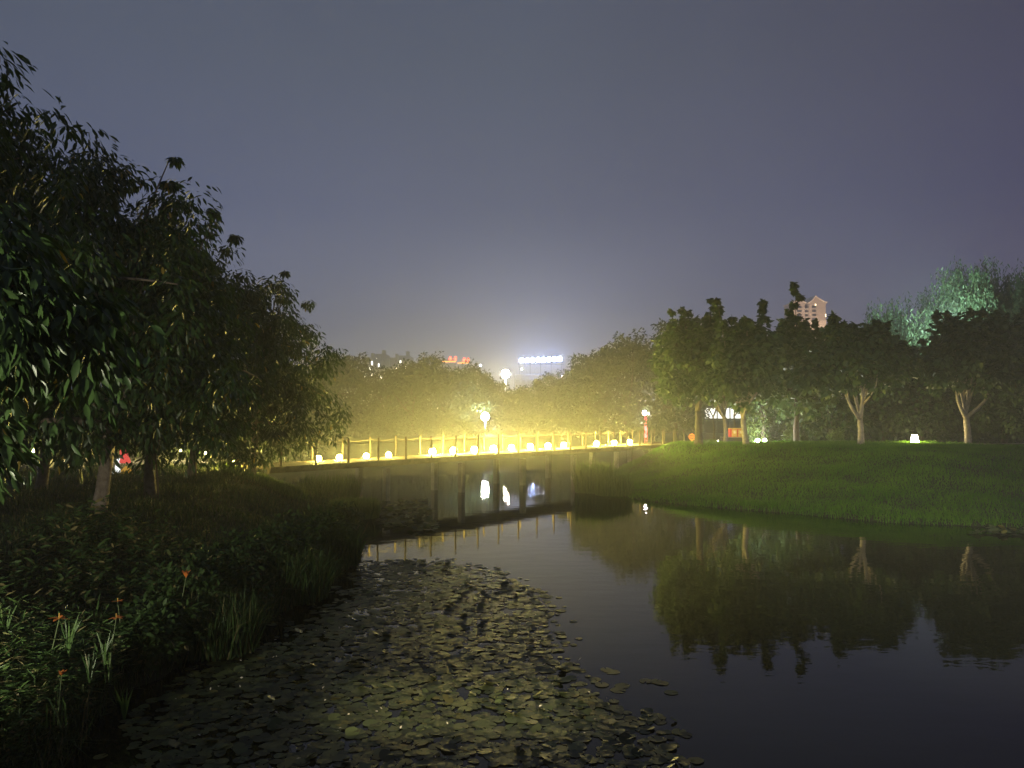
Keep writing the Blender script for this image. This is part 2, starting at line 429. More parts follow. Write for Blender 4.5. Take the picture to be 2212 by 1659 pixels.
def in_frame_key(P3):
    """big and in view first"""
    a = P3[:, 0] / P3[:, 1] * 1659 + 1106; b_ = 900 - (P3[:, 2] - 3) / P3[:, 1] * 1659
    bad = (a < -20) | (a > 2230) | (b_ < 0) | (b_ > 1680) | (P3[:, 1] < 1)
    return P3[:, 1] + bad * 1000 + np.random.default_rng(1).random(len(P3)) * 1.2

def grass_mesh(r, x, y, z, ln, wid, lean, tint, seg=1):
    """tapered blades: one triangle each (seg=1) or a bent pair (seg=2)"""
    N = len(x); a = r.uniform(0, 2 * math.pi, N); la = r.uniform(0, 2 * math.pi, N); lk = lean * r.random(N)
    bx, by = np.cos(a) * wid / 2, np.sin(a) * wid / 2; dx, dy = np.cos(la) * lk * ln, np.sin(la) * lk * ln
    p0 = np.stack([x - bx, y - by, z - .02], 1); p1 = np.stack([x + bx, y + by, z - .02], 1)
    if seg == 1:
        p2 = np.stack([x + dx, y + dy, z + ln * (1 - .3 * lk)], 1)
        V = np.stack([p0, p1, p2], 1).reshape(-1, 3); F = np.arange(N * 3).reshape(-1, 3); k = 3
    else:
        m0 = np.stack([x + dx * .35 - bx * .8, y + dy * .35 - by * .8, z + ln * .6], 1)
        m1 = np.stack([x + dx * .35 + bx * .8, y + dy * .35 + by * .8, z + ln * .6], 1)
        p2 = np.stack([x + dx, y + dy, z + ln * (1 - .4 * lk)], 1)
        V = np.stack([p0, p1, m1, m0, p2], 1).reshape(-1, 3); k = 5
        F = (np.array([(0, 1, 2), (0, 2, 3), (3, 2, 4)])[None] + (np.arange(N) * 5)[:, None, None]).reshape(-1, 3)
    return V, F, np.repeat(tint, k)

# ------------------------------------------------------------------ far town
def apartment(px0, px1, ytop, D_, label, name='apartment_building', rows=9, cols=4, lit=(), wallm='greywall', depth=14):
    D = D_ * .72; x0 = P(px0, 800, D)[0]; x1 = P(px1, 800, D)[0]; zt = P(0, ytop, D)[2]; z0 = 1.4
    root = empty(name, ((x0 + x1) / 2, D, z0), label, 'building', 'apartment blocks beyond the far trees')
    w = x1 - x0; h = zt - z0
    MB().box((0, depth / 2, h / 2), (w, depth, h)).build('wall', M[wallm], root)
    MB().box((0, depth / 2, h + .4), (w + .5, depth + .5, .8)).build('roof_parapet', M[wallm], root)
    MB().box((w * .18, depth / 2, h + 2.0), (w * .3, 4, 2.6)).build('lift_housing', M[wallm], root)
    ww = w / cols * .5; wme = None; lme = {}
    for i in range(rows):
        for j in range(cols):
            zz = h - 2.2 - i * 3.0; xx = -w / 2 + (j + .5) * w / cols
            key = 'win' if (i, j) in lit else ('winw' if (i, j, 'w') in lit else None)
            if key not in lme:
                lme[key] = MB().box((0, 0, 0), (ww, .3, 1.7)); o = lme[key].build('window', M['winglass'] if key is None else EM[key], root)
                lme[key] = o.data
            else: o = link('window', lme[key], None, root)
            o.location = (xx, -.1, zz)
    return root

apartment(787, 806, 775, 520, 'grey apartment block with many lit windows, behind the leftmost far trees', lit={(0, 3), (1, 1), (1, 2), (2, 0), (2, 3), (3, 1)}, rows=10)
apartment(809, 832, 768, 560, 'tallest hazy grey apartment block with a line of lit windows', lit={(0, 0), (1, 1), (2, 0), (3, 2), (4, 0), (5, 1), (4, 3)}, rows=12)
apartment(842, 858, 776, 540, 'slim hazy apartment block with two lit windows near its roof', lit={(1, 3), (4, 2)}, rows=10)
apartment(862, 884, 772, 500, 'hazy apartment block with scattered lit windows left of the red rooftop lights', lit={(0, 0), (1, 2), (3, 1), (3, 3), (6, 0), (5, 2, 'w')}, rows=10)

def tower():
    D = 330.0; f = D / 1659.0; k_ = .66
    cx, zt = P(1747, 700, D)[0], P(1747, 655, D)[2]
    z0 = 1.5; root = empty('apartment_tower', (cx, D, z0), 'tall beige floodlit apartment tower with upswept gable roofs, above the right trees', 'building')
    root.scale = (k_,) * 3; H = (zt - z0) / k_
    # two wings, the right one a little forward, dark recess between them
    lw, rw, rec = 8.6, 11.0, 2.2
    xl = -rec / 2 - lw / 2 - .8; xr = rec / 2 + rw / 2 - .8
    band = H - 11.5
    for nm, x, w, y in (('left_wing', xl, lw, 1.2), ('right_wing', xr, rw, 0)):
        MB().box((x, 7 + y, (H + band) / 2), (w, 14, H - band)).build('upper_wall', M['renderdk'], root)
        MB().box((x, 7 + y, band / 2), (w + .25, 14.25, band)).build('lower_wall', M['render'], root)
        MB().box((x, 7 + y - .1, band), (w + .6, 14.4, .45)).build('string_course', M['trim'], root)
    MB().box((-.8, 9.5, H / 2 - 1), (rec, 10, H - 2)).build('recess_wall', M['renderdk'], root)
    # upswept gables: concave curve from the eaves to the ridge
    def gable(x, w, y, peak, rise):
        prof = []
        for k in range(11):
            t = k / 10; prof.append((x - w / 2 - .8 + t * (w / 2 + .8 + peak), rise * t ** 1.9))
        for k in range(1, 9):
            t = k / 8; prof.append((x + peak + t * (w / 2 + 1.0 - peak), rise * (1 - t) ** 1.3 + (.5 if k == 8 else 0)))
        m = MB(); vs = []; n_ = len(prof)
        for yy in (y - .7, y + 14.7):
            for px_, pz in prof: vs += [(px_, yy, H + pz), (px_, yy, H + pz + .55)]
        fs = []
        for k in range(n_ - 1):
            a_ = 2 * k; o_ = 2 * n_
            fs += [(a_, a_ + 2, a_ + 3, a_ + 1), (a_ + o_, a_ + o_ + 1, a_ + o_ + 3, a_ + o_ + 2), (a_ + 1, a_ + 3, a_ + 3 + o_, a_ + 1 + o_), (a_, a_ + o_, a_ + 2 + o_, a_ + 2)]
        m.add(vs, fs).build('roof', M['trim'], root)
        g = MB(); g.add([(p[0], y + .05, H + p[1]) for p in prof] + [(prof[-1][0], y + .05, H - .3), (prof[0][0], y + .05, H - .3)], [tuple(range(n_ + 1, -1, -1))])
        g.build('gable_wall', M['renderdk'], root)
    gable(xl, lw, 1.2, .5, 3.2); gable(xr, rw, 0, -1.3, 4.6)
    fl = 2.67; wins = {}
    def win(kind, x, y, z, w, h, m):
        if kind not in wins:
            o = MB().box((0, 0, 0), (w, .35, h)).build('window', m, root); wins[kind] = o.data
        else: o = link('window', wins[kind], None, root)
        o.location = (x, y, z); return o
    slab = None
    for i in range(24):
        z = H - 2.4 - i * fl
        if z < 6: break
        win('r', -.8, 4.4, z, 1.7, 1.5, M['winglass'])
        o = MB().box((0, 0, 0), (2.1, 4.0, .35)).build('balcony_slab', M['trim'], root) if slab is None else link('balcony_slab', slab, None, root)
        slab = o.data; o.location = (-.8, 2.6, z - 1.15)
        win('c', xr - 2.2, -.05, z, 2.6, 1.45, M['winglass']); win('l', xl + .6, 1.15, z, 3.0, 1.45, M['winglass'])
    win('lit', xr - 1.2, -.12, H - 1.0, .7, 1.2, EM['winw'])
    MB().box((xr - 3.6, -.15, band / 2), (.35, .4, band)).build('pilaster', M['trim'], root)
    MB().box((xl + 3.2, 1.0, band / 2), (.35, .4, band)).build('pilaster', M['trim'], root)
    for sgn in (-1, 1): MB().box((xr + rw / 2 - .1, .05, H - 8 + sgn * .0), (.5, .5, 2.0)).build('corner_light', EM['winw'], root) if sgn > 0 else None
    # its floodlight on a low roof in front, behind the trees
    fr = empty('floodlight', (cx - 10, D - 30, 0), 'floodlight on a mast aimed at the beige tower', 'floodlight')
    MB().lathe((0, 0, 1.4), [(.3, 0), (.2, 20)], 8).build('mast', M['darkmetal'], fr)
    MB().box((0, 0, 21.8), (1.2, .6, .8)).build('lamp_housing', M['darkmetal'], fr)
    ld = bpy.data.lights.new('flood_beam', 'SPOT'); ld.energy = 150000; ld.color = (1, .74, .50); ld.spot_size = math.radians(75); ld.spot_blend = .5; ld.shadow_soft_size = .5
    lo = bpy.data.objects.new('flood_beam', ld); COL.objects.link(lo); lo.parent = fr; lo.location = (0, .6, 22)
    dv = Vector((10, 30, 20)); lo.rotation_euler = dv.to_track_quat('-Z', 'Y').to_euler()
tower()

def letter_sign():
    D = 300.0
    c = P(1168, 777.5, D); root = empty('rooftop_sign', (c[0], D, c[2]), 'row of eight glowing blue white rooftop letters above the far trees', 'sign')
    bl = empty('office_block', (c[0], D + 1, 1.4), 'dark hazy office block under the blue white letter sign', 'building')
    hh = c[2] - 6.0 - 1.4
    MB().box((0, 8, hh / 2), (20.5, 12, hh)).build('wall', M['greywall'], bl); MB().box((0, 8, hh + .3), (21, 12.6, .6)).build('roof_parapet', M['greywall'], bl)
    for i in range(6):
        for j in range(9):
            o = MB().box((-9 + j * 2.25, .95, hh - 2.5 - i * 3.3), (1.35, .2, 1.5)).build('window', M['winglass'], bl)
    MB().box((0, .45, -1.75), (18, .2, .2)).build('sign_rail', M['darkmetal'], root)
    for k in range(5): MB().bar((-8.2 + 4.1 * k, .5, -6.0), (-8.2 + 4.1 * k, .5, -1.6), .2, .2).build('sign_strut', M['darkmetal'], root)
    pitch_ = (1209 - 1127) / 7 / 1659 * D
    # eight square letterforms of strokes, blurred past reading in the photo
    forms = [[(0, 1, 2, .5), (0, -1, 2, .5), (-.9, 0, .45, 2.3), (.9, 0, .45, 2.3), (0, 0, 1.8, .5)],
             [(0, .9, 2, .45), (0, 0, .5, 2.4), (-.7, -.5, .5, 1.2), (.7, -.5, .5, 1.2), (0, -.1, 1.9, .45)],
             [(0, 1.05, 1.4, .4), (0, .35, 2.1, .45), (-.55, -.5, .5, 1.5), (.55, -.5, .5, 1.5), (0, -1.05, 2.1, .4)],
             [(-.75, 0, .5, 2.3), (.35, .9, 1.2, .45), (.35, 0, 1.4, .45), (.35, -.95, 1.4, .45), (.5, 0, .5, 2.2)],
             [(0, .8, 2.1, .5), (0, -.2, 2.0, .5), (0, -1.0, 2.2, .45), (0, 0, .6, 2.3)],
             [(-.6, .1, .55, 2.2), (.55, .1, .55, 2.3), (0, 1, 2, .45), (0, -.1, 1.9, .5), (0, -1, 2, .45)],
             [(0, .95, 1.5, .45), (-.6, -.2, .5, 1.9), (.6, -.2, .5, 1.9), (0, .1, 1.7, .45), (0, -.9, 1.6, .45)],
             [(0, 1.05, 2.1, .45), (0, -1.05, 2.1, .45), (-.9, 0, .5, 2.3), (.9, 0, .5, 2.3), (0, .1, .6, 1.9), (0, 0, 1.9, .45)]]
    for i in range(8):
        m = MB()
        for q, (x, z, w, h) in enumerate(forms[i]): m.box((x, -.003 * q, z), (w, .3, h))
        o = m.build('letter', EM['sign'], root); o.scale = (.58,) * 3; o.location = ((i - 3.5) * pitch_, 0, .075 * i - .2)
letter_sign()

def red_roof(px, py, label, n_l, w, D=350):
    c = P(px, py, D); root = empty('rooftop_pavilion', (c[0], D, c[2]), label, 'pavilion')
    MB().box((0, 3, -c[2] / 2 + .4), (w, 5, c[2] - 2.2)).build('wall', M['greywall'], root)
    MB().box((0, .3, 0), (w, .25, .4)).build('neon_strip', EM['amber'], root)
    MB().box((0, 3, .7), (w * .9, 5.2, 1.0), taper=.5).build('roof', M['roof'], root)
    for k in range(n_l):
        x = w * (.12 + .36 * k)
        MB().lathe((x, .25, .5), [(.15, 0), (.5, .3), (.55, .9), (.45, 1.5), (.1, 1.9)], 8).build('lantern', EM['neon'], root, True)
red_roof(969, 781, 'far rooftop pavilion with an amber neon line and two red lanterns', 2, 6.5)
red_roof(1000, 784, 'far rooftop pavilion with a short amber line and red lanterns, right of the other', 2, 5.0)

# ------------------------------------------------------------------ lamps
def street_lamp(px, py, D, label, r=.75, em='street', name='street_lamp', post_r=.09, group=None):
    c = P(px, py, D); g = hz(c[0], D) if D < 600 else 1.5
    root = empty(name, (c[0], D, g), label, 'lamp', group); h = c[2] - g
    MB().lathe((0, 0, -.1), [(post_r * 2, 0), (post_r * 1.8, .3), (post_r, .4), (post_r * .7, h - r + .1)], 8).build('post', M['greymetal'], root, True)
    MB().lathe((0, 0, h - r), [(r * .25, 0), (r * .75, r * .3), (r, r), (r * .75, r * 1.7), (r * .25, r * 2)], 10).build('lamp_globe', EM[em], root, True)
    MB().lathe((0, 0, h + r), [(r * .35, 0), (r * .2, r * .2), (.01, r * .3)], 8).build('finial', M['darkmetal'], root, True)
    return root
street_lamp(1092, 808, 142, 'tall street lamp glowing warm white beyond the pond, above the bridge')
street_lamp(1048, 900, 64, 'short post lamp with bright white globe behind the bridge', .32, 'globe', 'park_lamp', .05)
street_lamp(1215, 813, 150, 'small distant lamp among the trees under the blue letter sign', .22, 'small')
street_lamp(1038, 789, 300, 'tiny distant white lamp left of the tall street lamp', .35, 'small')
street_lamp(1127, 797, 260, 'tiny distant white lamp just under the blue letter sign', .30, 'small')

def banner_lamp():
    D = 56.0; c = P(1393, 892, D); g = hz(c[0], D)
    root = empty('banner_lamp', (c[0], D, g), 'pink white globe lamp on a red glowing column beyond the bridge', 'lamp'); h = c[2] - g
    MB().lathe((0, 0, -.1), [(.12, 0), (.07, .2), (.05, .45)], 8).build('base', M['darkmetal'], root, True)
    MB().lathe((.06, 0, .35), [(.07, 0), (.1, .15), (.10, h - .75), (.06, h - .62)], 8).build('light_column', EM['redtube'], root, True)
    MB().lathe((0, 0, h - .16), [(.04, 0), (.13, .08), (.16, .16), (.13, .26), (.03, .32)], 10).build('lamp_globe', EM['pink'], root, True)
banner_lamp()

# ------------------------------------------------------------------ bridges and deck lamps
def deck_lamp_at(x, y, z, label, group, em='deck'):
    BUL = {'deck': .13, 'mid': .12, 'dim': .0975}[em]
    root = empty('deck_lamp', (x, y, z), label, 'lamp', group)
    MB().lathe((0, 0, 0), [(.09, 0), (.09, .02), (.06, .035)], 10).build('base', M['darkmetal'], root, True)
    MB().lathe((0, 0, .005), [(BUL * .35, 0), (BUL * .8, BUL * .4), (BUL, BUL), (BUL * .8, BUL * 1.6), (BUL * .35, BUL * 2)], 10).build('globe', EM[em], root, True)
    MB().lathe((0, 0, .005 + BUL * 1.98), [(BUL * .5, 0), (BUL * .42, .02), (.01, .04)], 10).build('cap', M['darkmetal'], root, True)
    return root

def footbridge(p0, p1, zd, width, spacing, label, far_sign, seed):
    p0 = np.array(p0, float); p1 = np.array(p1, float); L = np.linalg.norm(p1 - p0); u = (p1 - p0) / L
    nn = np.array([-u[1], u[0]]) * far_sign; rz = math.atan2(u[1], u[0])
    root = empty('footbridge', (p0[0], p0[1], zd), label, 'bridge', None, rz)
    s = far_sign; r = np.random.default_rng(seed)
    pl = MB(); k = int(L / .16)
    for i in range(k): pl.box(((i + .5) * L / k, s * width / 2, -.03 + r.normal() * .003), (L / k - .012, width + .1 + r.normal() * .01, .055))
    o = pl.build('deck', M['wood'], root)
    for yy in (.08, width - .08): MB().box((L / 2, s * yy, -.125), (L, .12, .13)).build('beam', M['wood'], root)
    for yy in (-.02, width + .02): MB().box((L / 2, s * yy, -.05), (L, .04, .11)).build('edge_board', M['wood'], root)
    npost = int(L / spacing); pm = None; hh = .78
    for row in (.02, width - .02):
        pts = []
        for i in range(npost + 1):
            x = i * spacing + .4
            if x > L - .05: break
            if pm is None:
                o = MB().lathe((0, 0, 0), [(.036, 0), (.036, hh - .05), (.042, hh - .04), (.034, hh + .03), (.01, hh + .05)], 8).build('post', M['wood'], root, True); pm = o.data
            else: o = link('post', pm, None, root)
            o.location = (x, s * row, 0); o.rotation_euler = (r.normal() * .015, r.normal() * .015, r.random() * 3)
            pts.append(x)
        for zz, sag in ((hh - .08, .07),):
            path = []
            for a_, b_ in zip(pts[:-1], pts[1:]):
                for t_ in np.linspace(0, 1, 5)[:-1]: path.append((a_ + (b_ - a_) * t_, s * row, zz - sag * 4 * t_ * (1 - t_)))
            path.append((pts[-1], s * row, zz))
            MB().tube(path, [.013] * len(path), 5).build('handrail_rope', M['rope'], root, True)
    pierm = None; i = 0
    for x in np.arange(1.0, L, spacing * 3):
        for row in (.25, width - .25):
            w = p0 + u * x + nn * row; dd = float(pond_sd(np.array([w[0]]), np.array([w[1]]))[0])
            if dd > 1.4: continue
            if pierm is None:
                o = MB().box((0, 0, -1.15), (.2, .2, 1.75)).build('pier', M['concrete'], root); pierm = o.data
            else: o = link('pier', pierm, None, root)
            o.location = (x, s * row, 0)
    return root, u, nn, p0

def bridge_pt(px):
    uu = (px - 1106) / 1659.0; D = 34.36 / (1 - 1.25 * uu); return np.array([uu * D, D])
ZD = 1.45
NB = np.array([-.78, .624])
footbridge(bridge_pt(545) - NB * 1.0, bridge_pt(1484) - NB * 1.0, ZD, 2.0, 1.32, 'low wooden footbridge with rope rails crossing the pond', 1, 3)
ords = ['first', 'second', 'third', 'fourth', 'fifth', 'sixth', 'seventh', 'eighth', 'ninth', 'tenth', 'eleventh', 'twelfth', 'thirteenth', 'fourteenth', 'fifteenth', 'sixteenth']
LP = [527, 705, 750, 808, 856, 950, 995, 1040, 1081, 1120, 1160, 1198, 1232, 1302, 1340, 1373]
for i, px in enumerate(LP):
    q = bridge_pt(px) + NB * .4
    deck_lamp_at(q[0], q[1], ZD + .001, f'glowing yellow deck lamp on the footbridge, {ords[i]} from its left end', 'deck lamps along the footbridge', 'dim' if px < 900 else 'deck' if px < 1250 else 'mid')

footbridge((-9.5, .55), (13, .55), ZD, 1.9, 1.32, 'wooden footbridge under the viewer, out of the frame', -1, 4)
tb_ = empty('cutoff_board', (0, .50, ZD + .08), 'unseen board added along the near bridge rail to cut the lamp beam', 'board')
for k in range(6): MB().box((-5.3 + 2.1 * k, 0, .30), (2.08, .035, .60)).build('board', M['wood'], tb_)  # unseen boards added to trim the lamp beam to a strip on the pads
for k in range(7): MB().box((-6.35 + 2.1 * k, .05, .30), (.06, .06, .56)).build('bracket', M['wood'], tb_)
hl = empty('hooded_lamp', (-.52, -1.10, ZD), 'hooded lamp on the near bridge that lights the lily pads, out of the frame', 'lamp')
MB().lathe((0, 0, 0), [(.08, 0), (.05, .03), (.045, .30)], 10).build('post', M['darkmetal'], hl, True)
MB().box((0, -.06, .42), (.30, .03, .26)).build('back_plate', M['darkmetal'], hl)
MB().box((0, .10, .56), (.32, .34, .03)).build('hood', M['darkmetal'], hl)
ld = bpy.data.lights.new('strip_beam', 'SPOT'); ld.energy = STRIP_W; ld.color = (1, .86, .55); ld.spot_size = math.radians(21); ld.spot_blend = .9; ld.shadow_soft_size = .012
lo = bpy.data.objects.new('strip_beam', ld); COL.objects.link(lo); lo.parent = hl; lo.location = (0, 0, .365); lo.rotation_euler = Vector((.0, 9.3, -1.85)).to_track_quat('-Z', 'Y').to_euler()
bl_ = empty('bridge_floodlight', (3.6, -1.25, ZD), 'hooded floodlight on the near bridge aimed at the lawn, out of the frame', 'floodlight')
MB().lathe((0, 0, 0), [(.07, 0), (.05, .05), (.045, 2.9)], 10).build('post', M['darkmetal'], bl_, True)
MB().box((.02, .0, 3.02), (.34, .30, .05)).build('hood', M['darkmetal'], bl_)
for sx in (-1, 1): MB().box((sx * .16, .06, 2.92), (.02, .22, .16)).build('side_plate', M['darkmetal'], bl_)
ld = bpy.data.lights.new('lawn_beam', 'SPOT'); ld.energy = 21000; ld.color = (1, .96, .74); ld.spot_size = math.radians(36); ld.spot_blend = .95; ld.shadow_soft_size = .06
lo = bpy.data.objects.new('lawn_beam', ld); COL.objects.link(lo); lo.parent = bl_; lo.location = (0, .12, 2.93); lo.rotation_euler = Vector((7.2, 30, -5.4)).to_track_quat('-Z', 'Y').to_euler()
nl = empty('path_lamp', (-5.3, 2.3, hz(-5.3, 2.3)), 'hooded path lamp at the end of the near bridge, out of the frame', 'lamp')
MB().lathe((0, 0, -.05), [(.06, 0), (.045, .08), (.04, 1.75)], 10).build('post', M['darkmetal'], nl, True)
MB().box((0, -.02, 1.78), (.24, .30, .05)).build('hood', M['darkmetal'], nl)
MB().box((.10, .24, 1.52), (.01, .30, .36)).build('side_shade', M['darkmetal'], nl)  # unseen plate added to keep this beam off the lily pads
ld = bpy.data.lights.new('path_beam', 'SPOT'); ld.energy = NEAR_W; ld.color = (1, .95, .70); ld.spot_size = math.radians(68); ld.spot_blend = .5; ld.shadow_soft_size = .04
lo = bpy.data.objects.new('path_beam', ld); COL.objects.link(lo); lo.parent = nl; lo.location = (0, .09, 1.70); lo.rotation_euler = Vector((.9, 4.0, .6)).to_track_quat('-Z', 'Y').to_euler()

# ------------------------------------------------------------------ near left trees
A_B = hz(-7.6, 7.6)
make_tree('leaning_tree', 'nearest drooping leaved tree, its boughs hanging in at the far left edge', (-7.6, 7.6, A_B), 2.2, .17,
          [(.3, 1.3, 5.35, 1.75, 1.8, .95, 2.0), (.6, 1.8, 4.2, 1.6, 2, .9, 1.2), (3.75, -1.7, 2.35, .62, .8, .5, .8), (3.2, -1.4, 2.95, .75, .8, .45, .55), (3.3, -1.9, 1.5, .42, .6, .14, .2), (1.6, -.9, 3.2, 1.6, 1.2, .7, .8)],
          230, 66, .42, .16, LEAF_LONG, 'leafA', 'bark', 1.1, (.2, .1), 5, seed=11, n_leaf_parts=290, part_key=in_frame_key)

def left_tree(px, D, zb, ztop, rx, label, seed, nc=150, per=60, zlow=1.95, extra=(), shoots=(), leaf=.17, parts=0, cx=0.0):
    x = (px - 1106) / 1659 * D
    zc = (ztop + zlow) / 2 - zb; rz_ = (ztop - zlow) / 2
    ells = [(cx, 0, zc - rz_ * .25, rx, rx, rz_ * .72, 2.2), (cx * .8, .2, zc + rz_ * .45, rx * .62, rx * .62, rz_ * .55, 1.2)] + list(extra)
    return make_tree('broadleaf_tree', label, (x, D, zb), 1.7, .13, ells, int(nc * 1.5), per, .42, leaf, LEAF_LONG, 'leafA', 'bark', 1.0, (.1, .1), 5,
                     group='drooping leaved trees on the left bank', seed=seed, n_leaf_parts=parts, part_key=in_frame_key, shoots=shoots)
left_tree(212, 13.6, 1.2, 7.5, 2.4, 'tall drooping tree with a pale patched trunk, nearest trunk on the left bank', 21, 190, 60, parts=150, shoots=[(1.1, .2, 5.6, 6.5)], cx=-.1)
left_tree(333, 16.6, 1.2, 7.4, 2.3, 'drooping tree with a thin stake beside its trunk, second trunk on left bank', 22, 190, 60, shoots=[(.35, 0, 6.0, 6.9), (1.2, .2, 5.4, 6.3)])
left_tree(413, 21.5, 1.25, 8.2, 2.6, 'drooping tree third along the left bank, reddish trunk with pale stake', 23, 190, 55, shoots=[(.5, 0, 6.6, 7.6)])
left_tree(540, 22.5, 1.25, 7.0, 2.35, 'rightmost drooping tree of the left bank, overhanging the bridge end', 24, 210, 60, shoots=[(1.0, 0, 5.2, 6.0)], zlow=1.65, cx=.3)
left_tree(90, 17.5, 1.2, 9.2, 3.2, 'dark tree behind the nearest trunk on the left bank', 25, 170, 55)
left_tree(-120, 14.5, 1.2, 9.0, 3.0, 'dark crown filling the upper left behind the hanging boughs', 26, 160, 55)
left_tree(230, 24.5, 1.25, 9.0, 3.2, 'dark tree standing behind the left bank row, near the lit hedge', 27, 150, 50)

# thin stakes tied beside two trunks
for px, D, lab in ((341, 16.4, 'thin pale stake leaning by the second trunk on the left bank'), (421, 21.3, 'thin pale stake beside the reddish third trunk on the left bank')):
    x = (px - 1106) / 1659 * D; root = empty('tree_stake', (x, D, hz(x, D)), lab, 'stake', 'stakes beside the left trees')
    MB().tube([(0.06, 0, -.1), (.02, 0, .5), (-.05, 0, 1.15)], [.022, .02, .018], 6).build('pole', M['wood'], root, True)
    MB().tube([(-.02, .0, .78), (-.08, .02, .8), (-.12, .05, .8)], [.012] * 3, 5).build('tie', M['rope'], root, True)

# ------------------------------------------------------------------ right bank trees
def rt(px, D, zb, trunk_h, r_, ells, label, seed, nc=110, per=45, leaf=.24, shoots=(), bare=None, bark='palebark', name='heart_leaf_tree', lm='leafH', forks=3, lean=(0, 0), clr=.5, group='heart leaved trees on the right bank'):
    x = (px - 1106) / 1659 * D; zb = hz(x, D) - .02; q = np.random.default_rng(seed + 500); e = ells[min(1, len(ells) - 1)]
    shoots = list(shoots) + [(e[0] + q.uniform(-1, 1) * e[3] * .9, e[1], e[2] + e[5] * .3, e[2] + e[5] * q.uniform(.9, 1.5)) for _ in range(4)]
    return make_tree(name, label, (x, D, zb), trunk_h, r_, ells, int(nc * 1.15), per, clr, leaf, LEAF_HEART, lm, bark, .6, lean, forks, shoots, group, seed, bare)
B = 1.62
rt(1612, 34.5, B, 1.15, .15, [(-.3, 0, 3.3, 1.75, 1.6, 1.25, 2), (.1, 0, 4.4, 1.2, 1.2, .9, 1)], 'pale trunked tree in front of the gold cabinets', 31, 120, 45, shoots=[(-1.25, 0, 4.2, 6.5), (-.45, .2, 5.0, 5.7), (.75, .1, 4.2, 6.4)], lean=(-.15, 0), bare=[(2.2, .35, 1.3), (1.35, .3, 1.2), (.9, .9, 1.2)])
rt(1857, 34.5, B, 1.25, .15, [(-.2, 0, 3.7, 2.2, 1.8, 1.15, 2), (.2, .1, 4.7, 1.5, 1.4, .8, 1), (-2.2, -.2, 3.1, .7, .7, .55, .4)], 'Y forked pale trunked tree left of the ground lantern', 32, 140, 45, shoots=[(-1.2, 0, 4.8, 5.4), (1.2, 0, 4.6, 5.5)], bare=[(2.4, .85, 1.05), (.85, .65, 1.1), (1.7, .3, 1.4)])
rt(2088, 34.3, B, 1.35, .16, [(.1, 0, 3.8, 2.4, 2, 1.3, 2), (.3, .1, 4.9, 1.8, 1.6, .9, 1)], 'rightmost pale trunked tree on the lawn, right of the ground lantern', 33, 150, 45, shoots=[(.9, 0, 5.0, 6.0)], bare=[(2.3, .6, 1.1), (1.2, .35, 1.2), (.75, 1.2, .9)], lean=(-.05, 0))
rt(1508, 36.5, 1.6, 1.6, .20, [(-.3, 0, 3.6, 1.8, 1.6, 1.7, 2), (-.4, .1, 5.0, 1.2, 1.2, .9, 1)], 'dark trunked tree beside the orange barred sign', 34, 120, 45, .22, shoots=[(-.7, 0, 5.2, 6.4), (.75, 0, 5.4, 6.9)], bark='darkbark')
rt(1722, 38.5, 1.6, 1.5, .16, [(0, 0, 3.2, 1.7, 1.6, 1.6, 2), (.1, 0, 4.9, 1.0, 1.0, 1.1, 1)], 'tall tree with a dark spire in front of the beige tower', 35, 120, 45, .24, shoots=[(.0, 0, 5.4, 8.0), (-.5, 0, 5, 6.2)], bark='darkbark')
rt(1650, 41, 1.6, 1.4, .15, [(0, 0, 3.2, 2.1, 1.6, 1.8, 2)], 'dark tree filling the gap behind the gold cabinets', 36, 100, 42, .22, shoots=[(-.6, 0, 4.6, 6.3)], bark='darkbark')
rt(1565, 43, 1.6, 1.5, .15, [(0, .5, 4.3, 1.9, 1.6, 1.5, 2)], 'dark tree behind the pale trunked tree by the gold cabinets', 37, 95, 42, .22, shoots=[(-.4, 0, 5.2, 7.4), (.6, 0, 5, 6.2)], bark='darkbark')
rs = np.random.default_rng(99)
for k, (px, D, rx, top, lab) in enumerate([(1795, 41.5, 2.3, 5.8, 'dark dense tree right of the beige tower'), (1905, 43, 2.5, 5.4, 'dark dense tree between the forked tree and the willow'),
        (1985, 41, 2.4, 5.3, 'dark dense tree directly behind the ground lantern'), (2075, 43, 2.6, 5.3, 'dark dense tree under the teal lit willow'),
        (2165, 40.5, 2.5, 6.0, 'dark dense tree right of the last pale trunk'), (2255, 38, 2.7, 6.3, 'dark dense tree at the right picture edge')]):
    rt(px, D, 1.6, 1.0, .16, [(0, 0, top * .42, rx, rx * .8, top * .36, 2), (.2, 0, top * .72, rx * .7, rx * .6, top * .25, 1), (0, .2, 1.5, rx, rx * .7, .9, .8)], lab, 40 + k, 108, 42, .22, shoots=[(rs.uniform(-.8, .8) * rx, 0, top * .72, top + rs.uniform(-.3, .9)) for _ in range(3)], bark='darkbark', name='dense_tree', lm='leafB', forks=4, group='dark trees behind the right lawn', clr=.55)

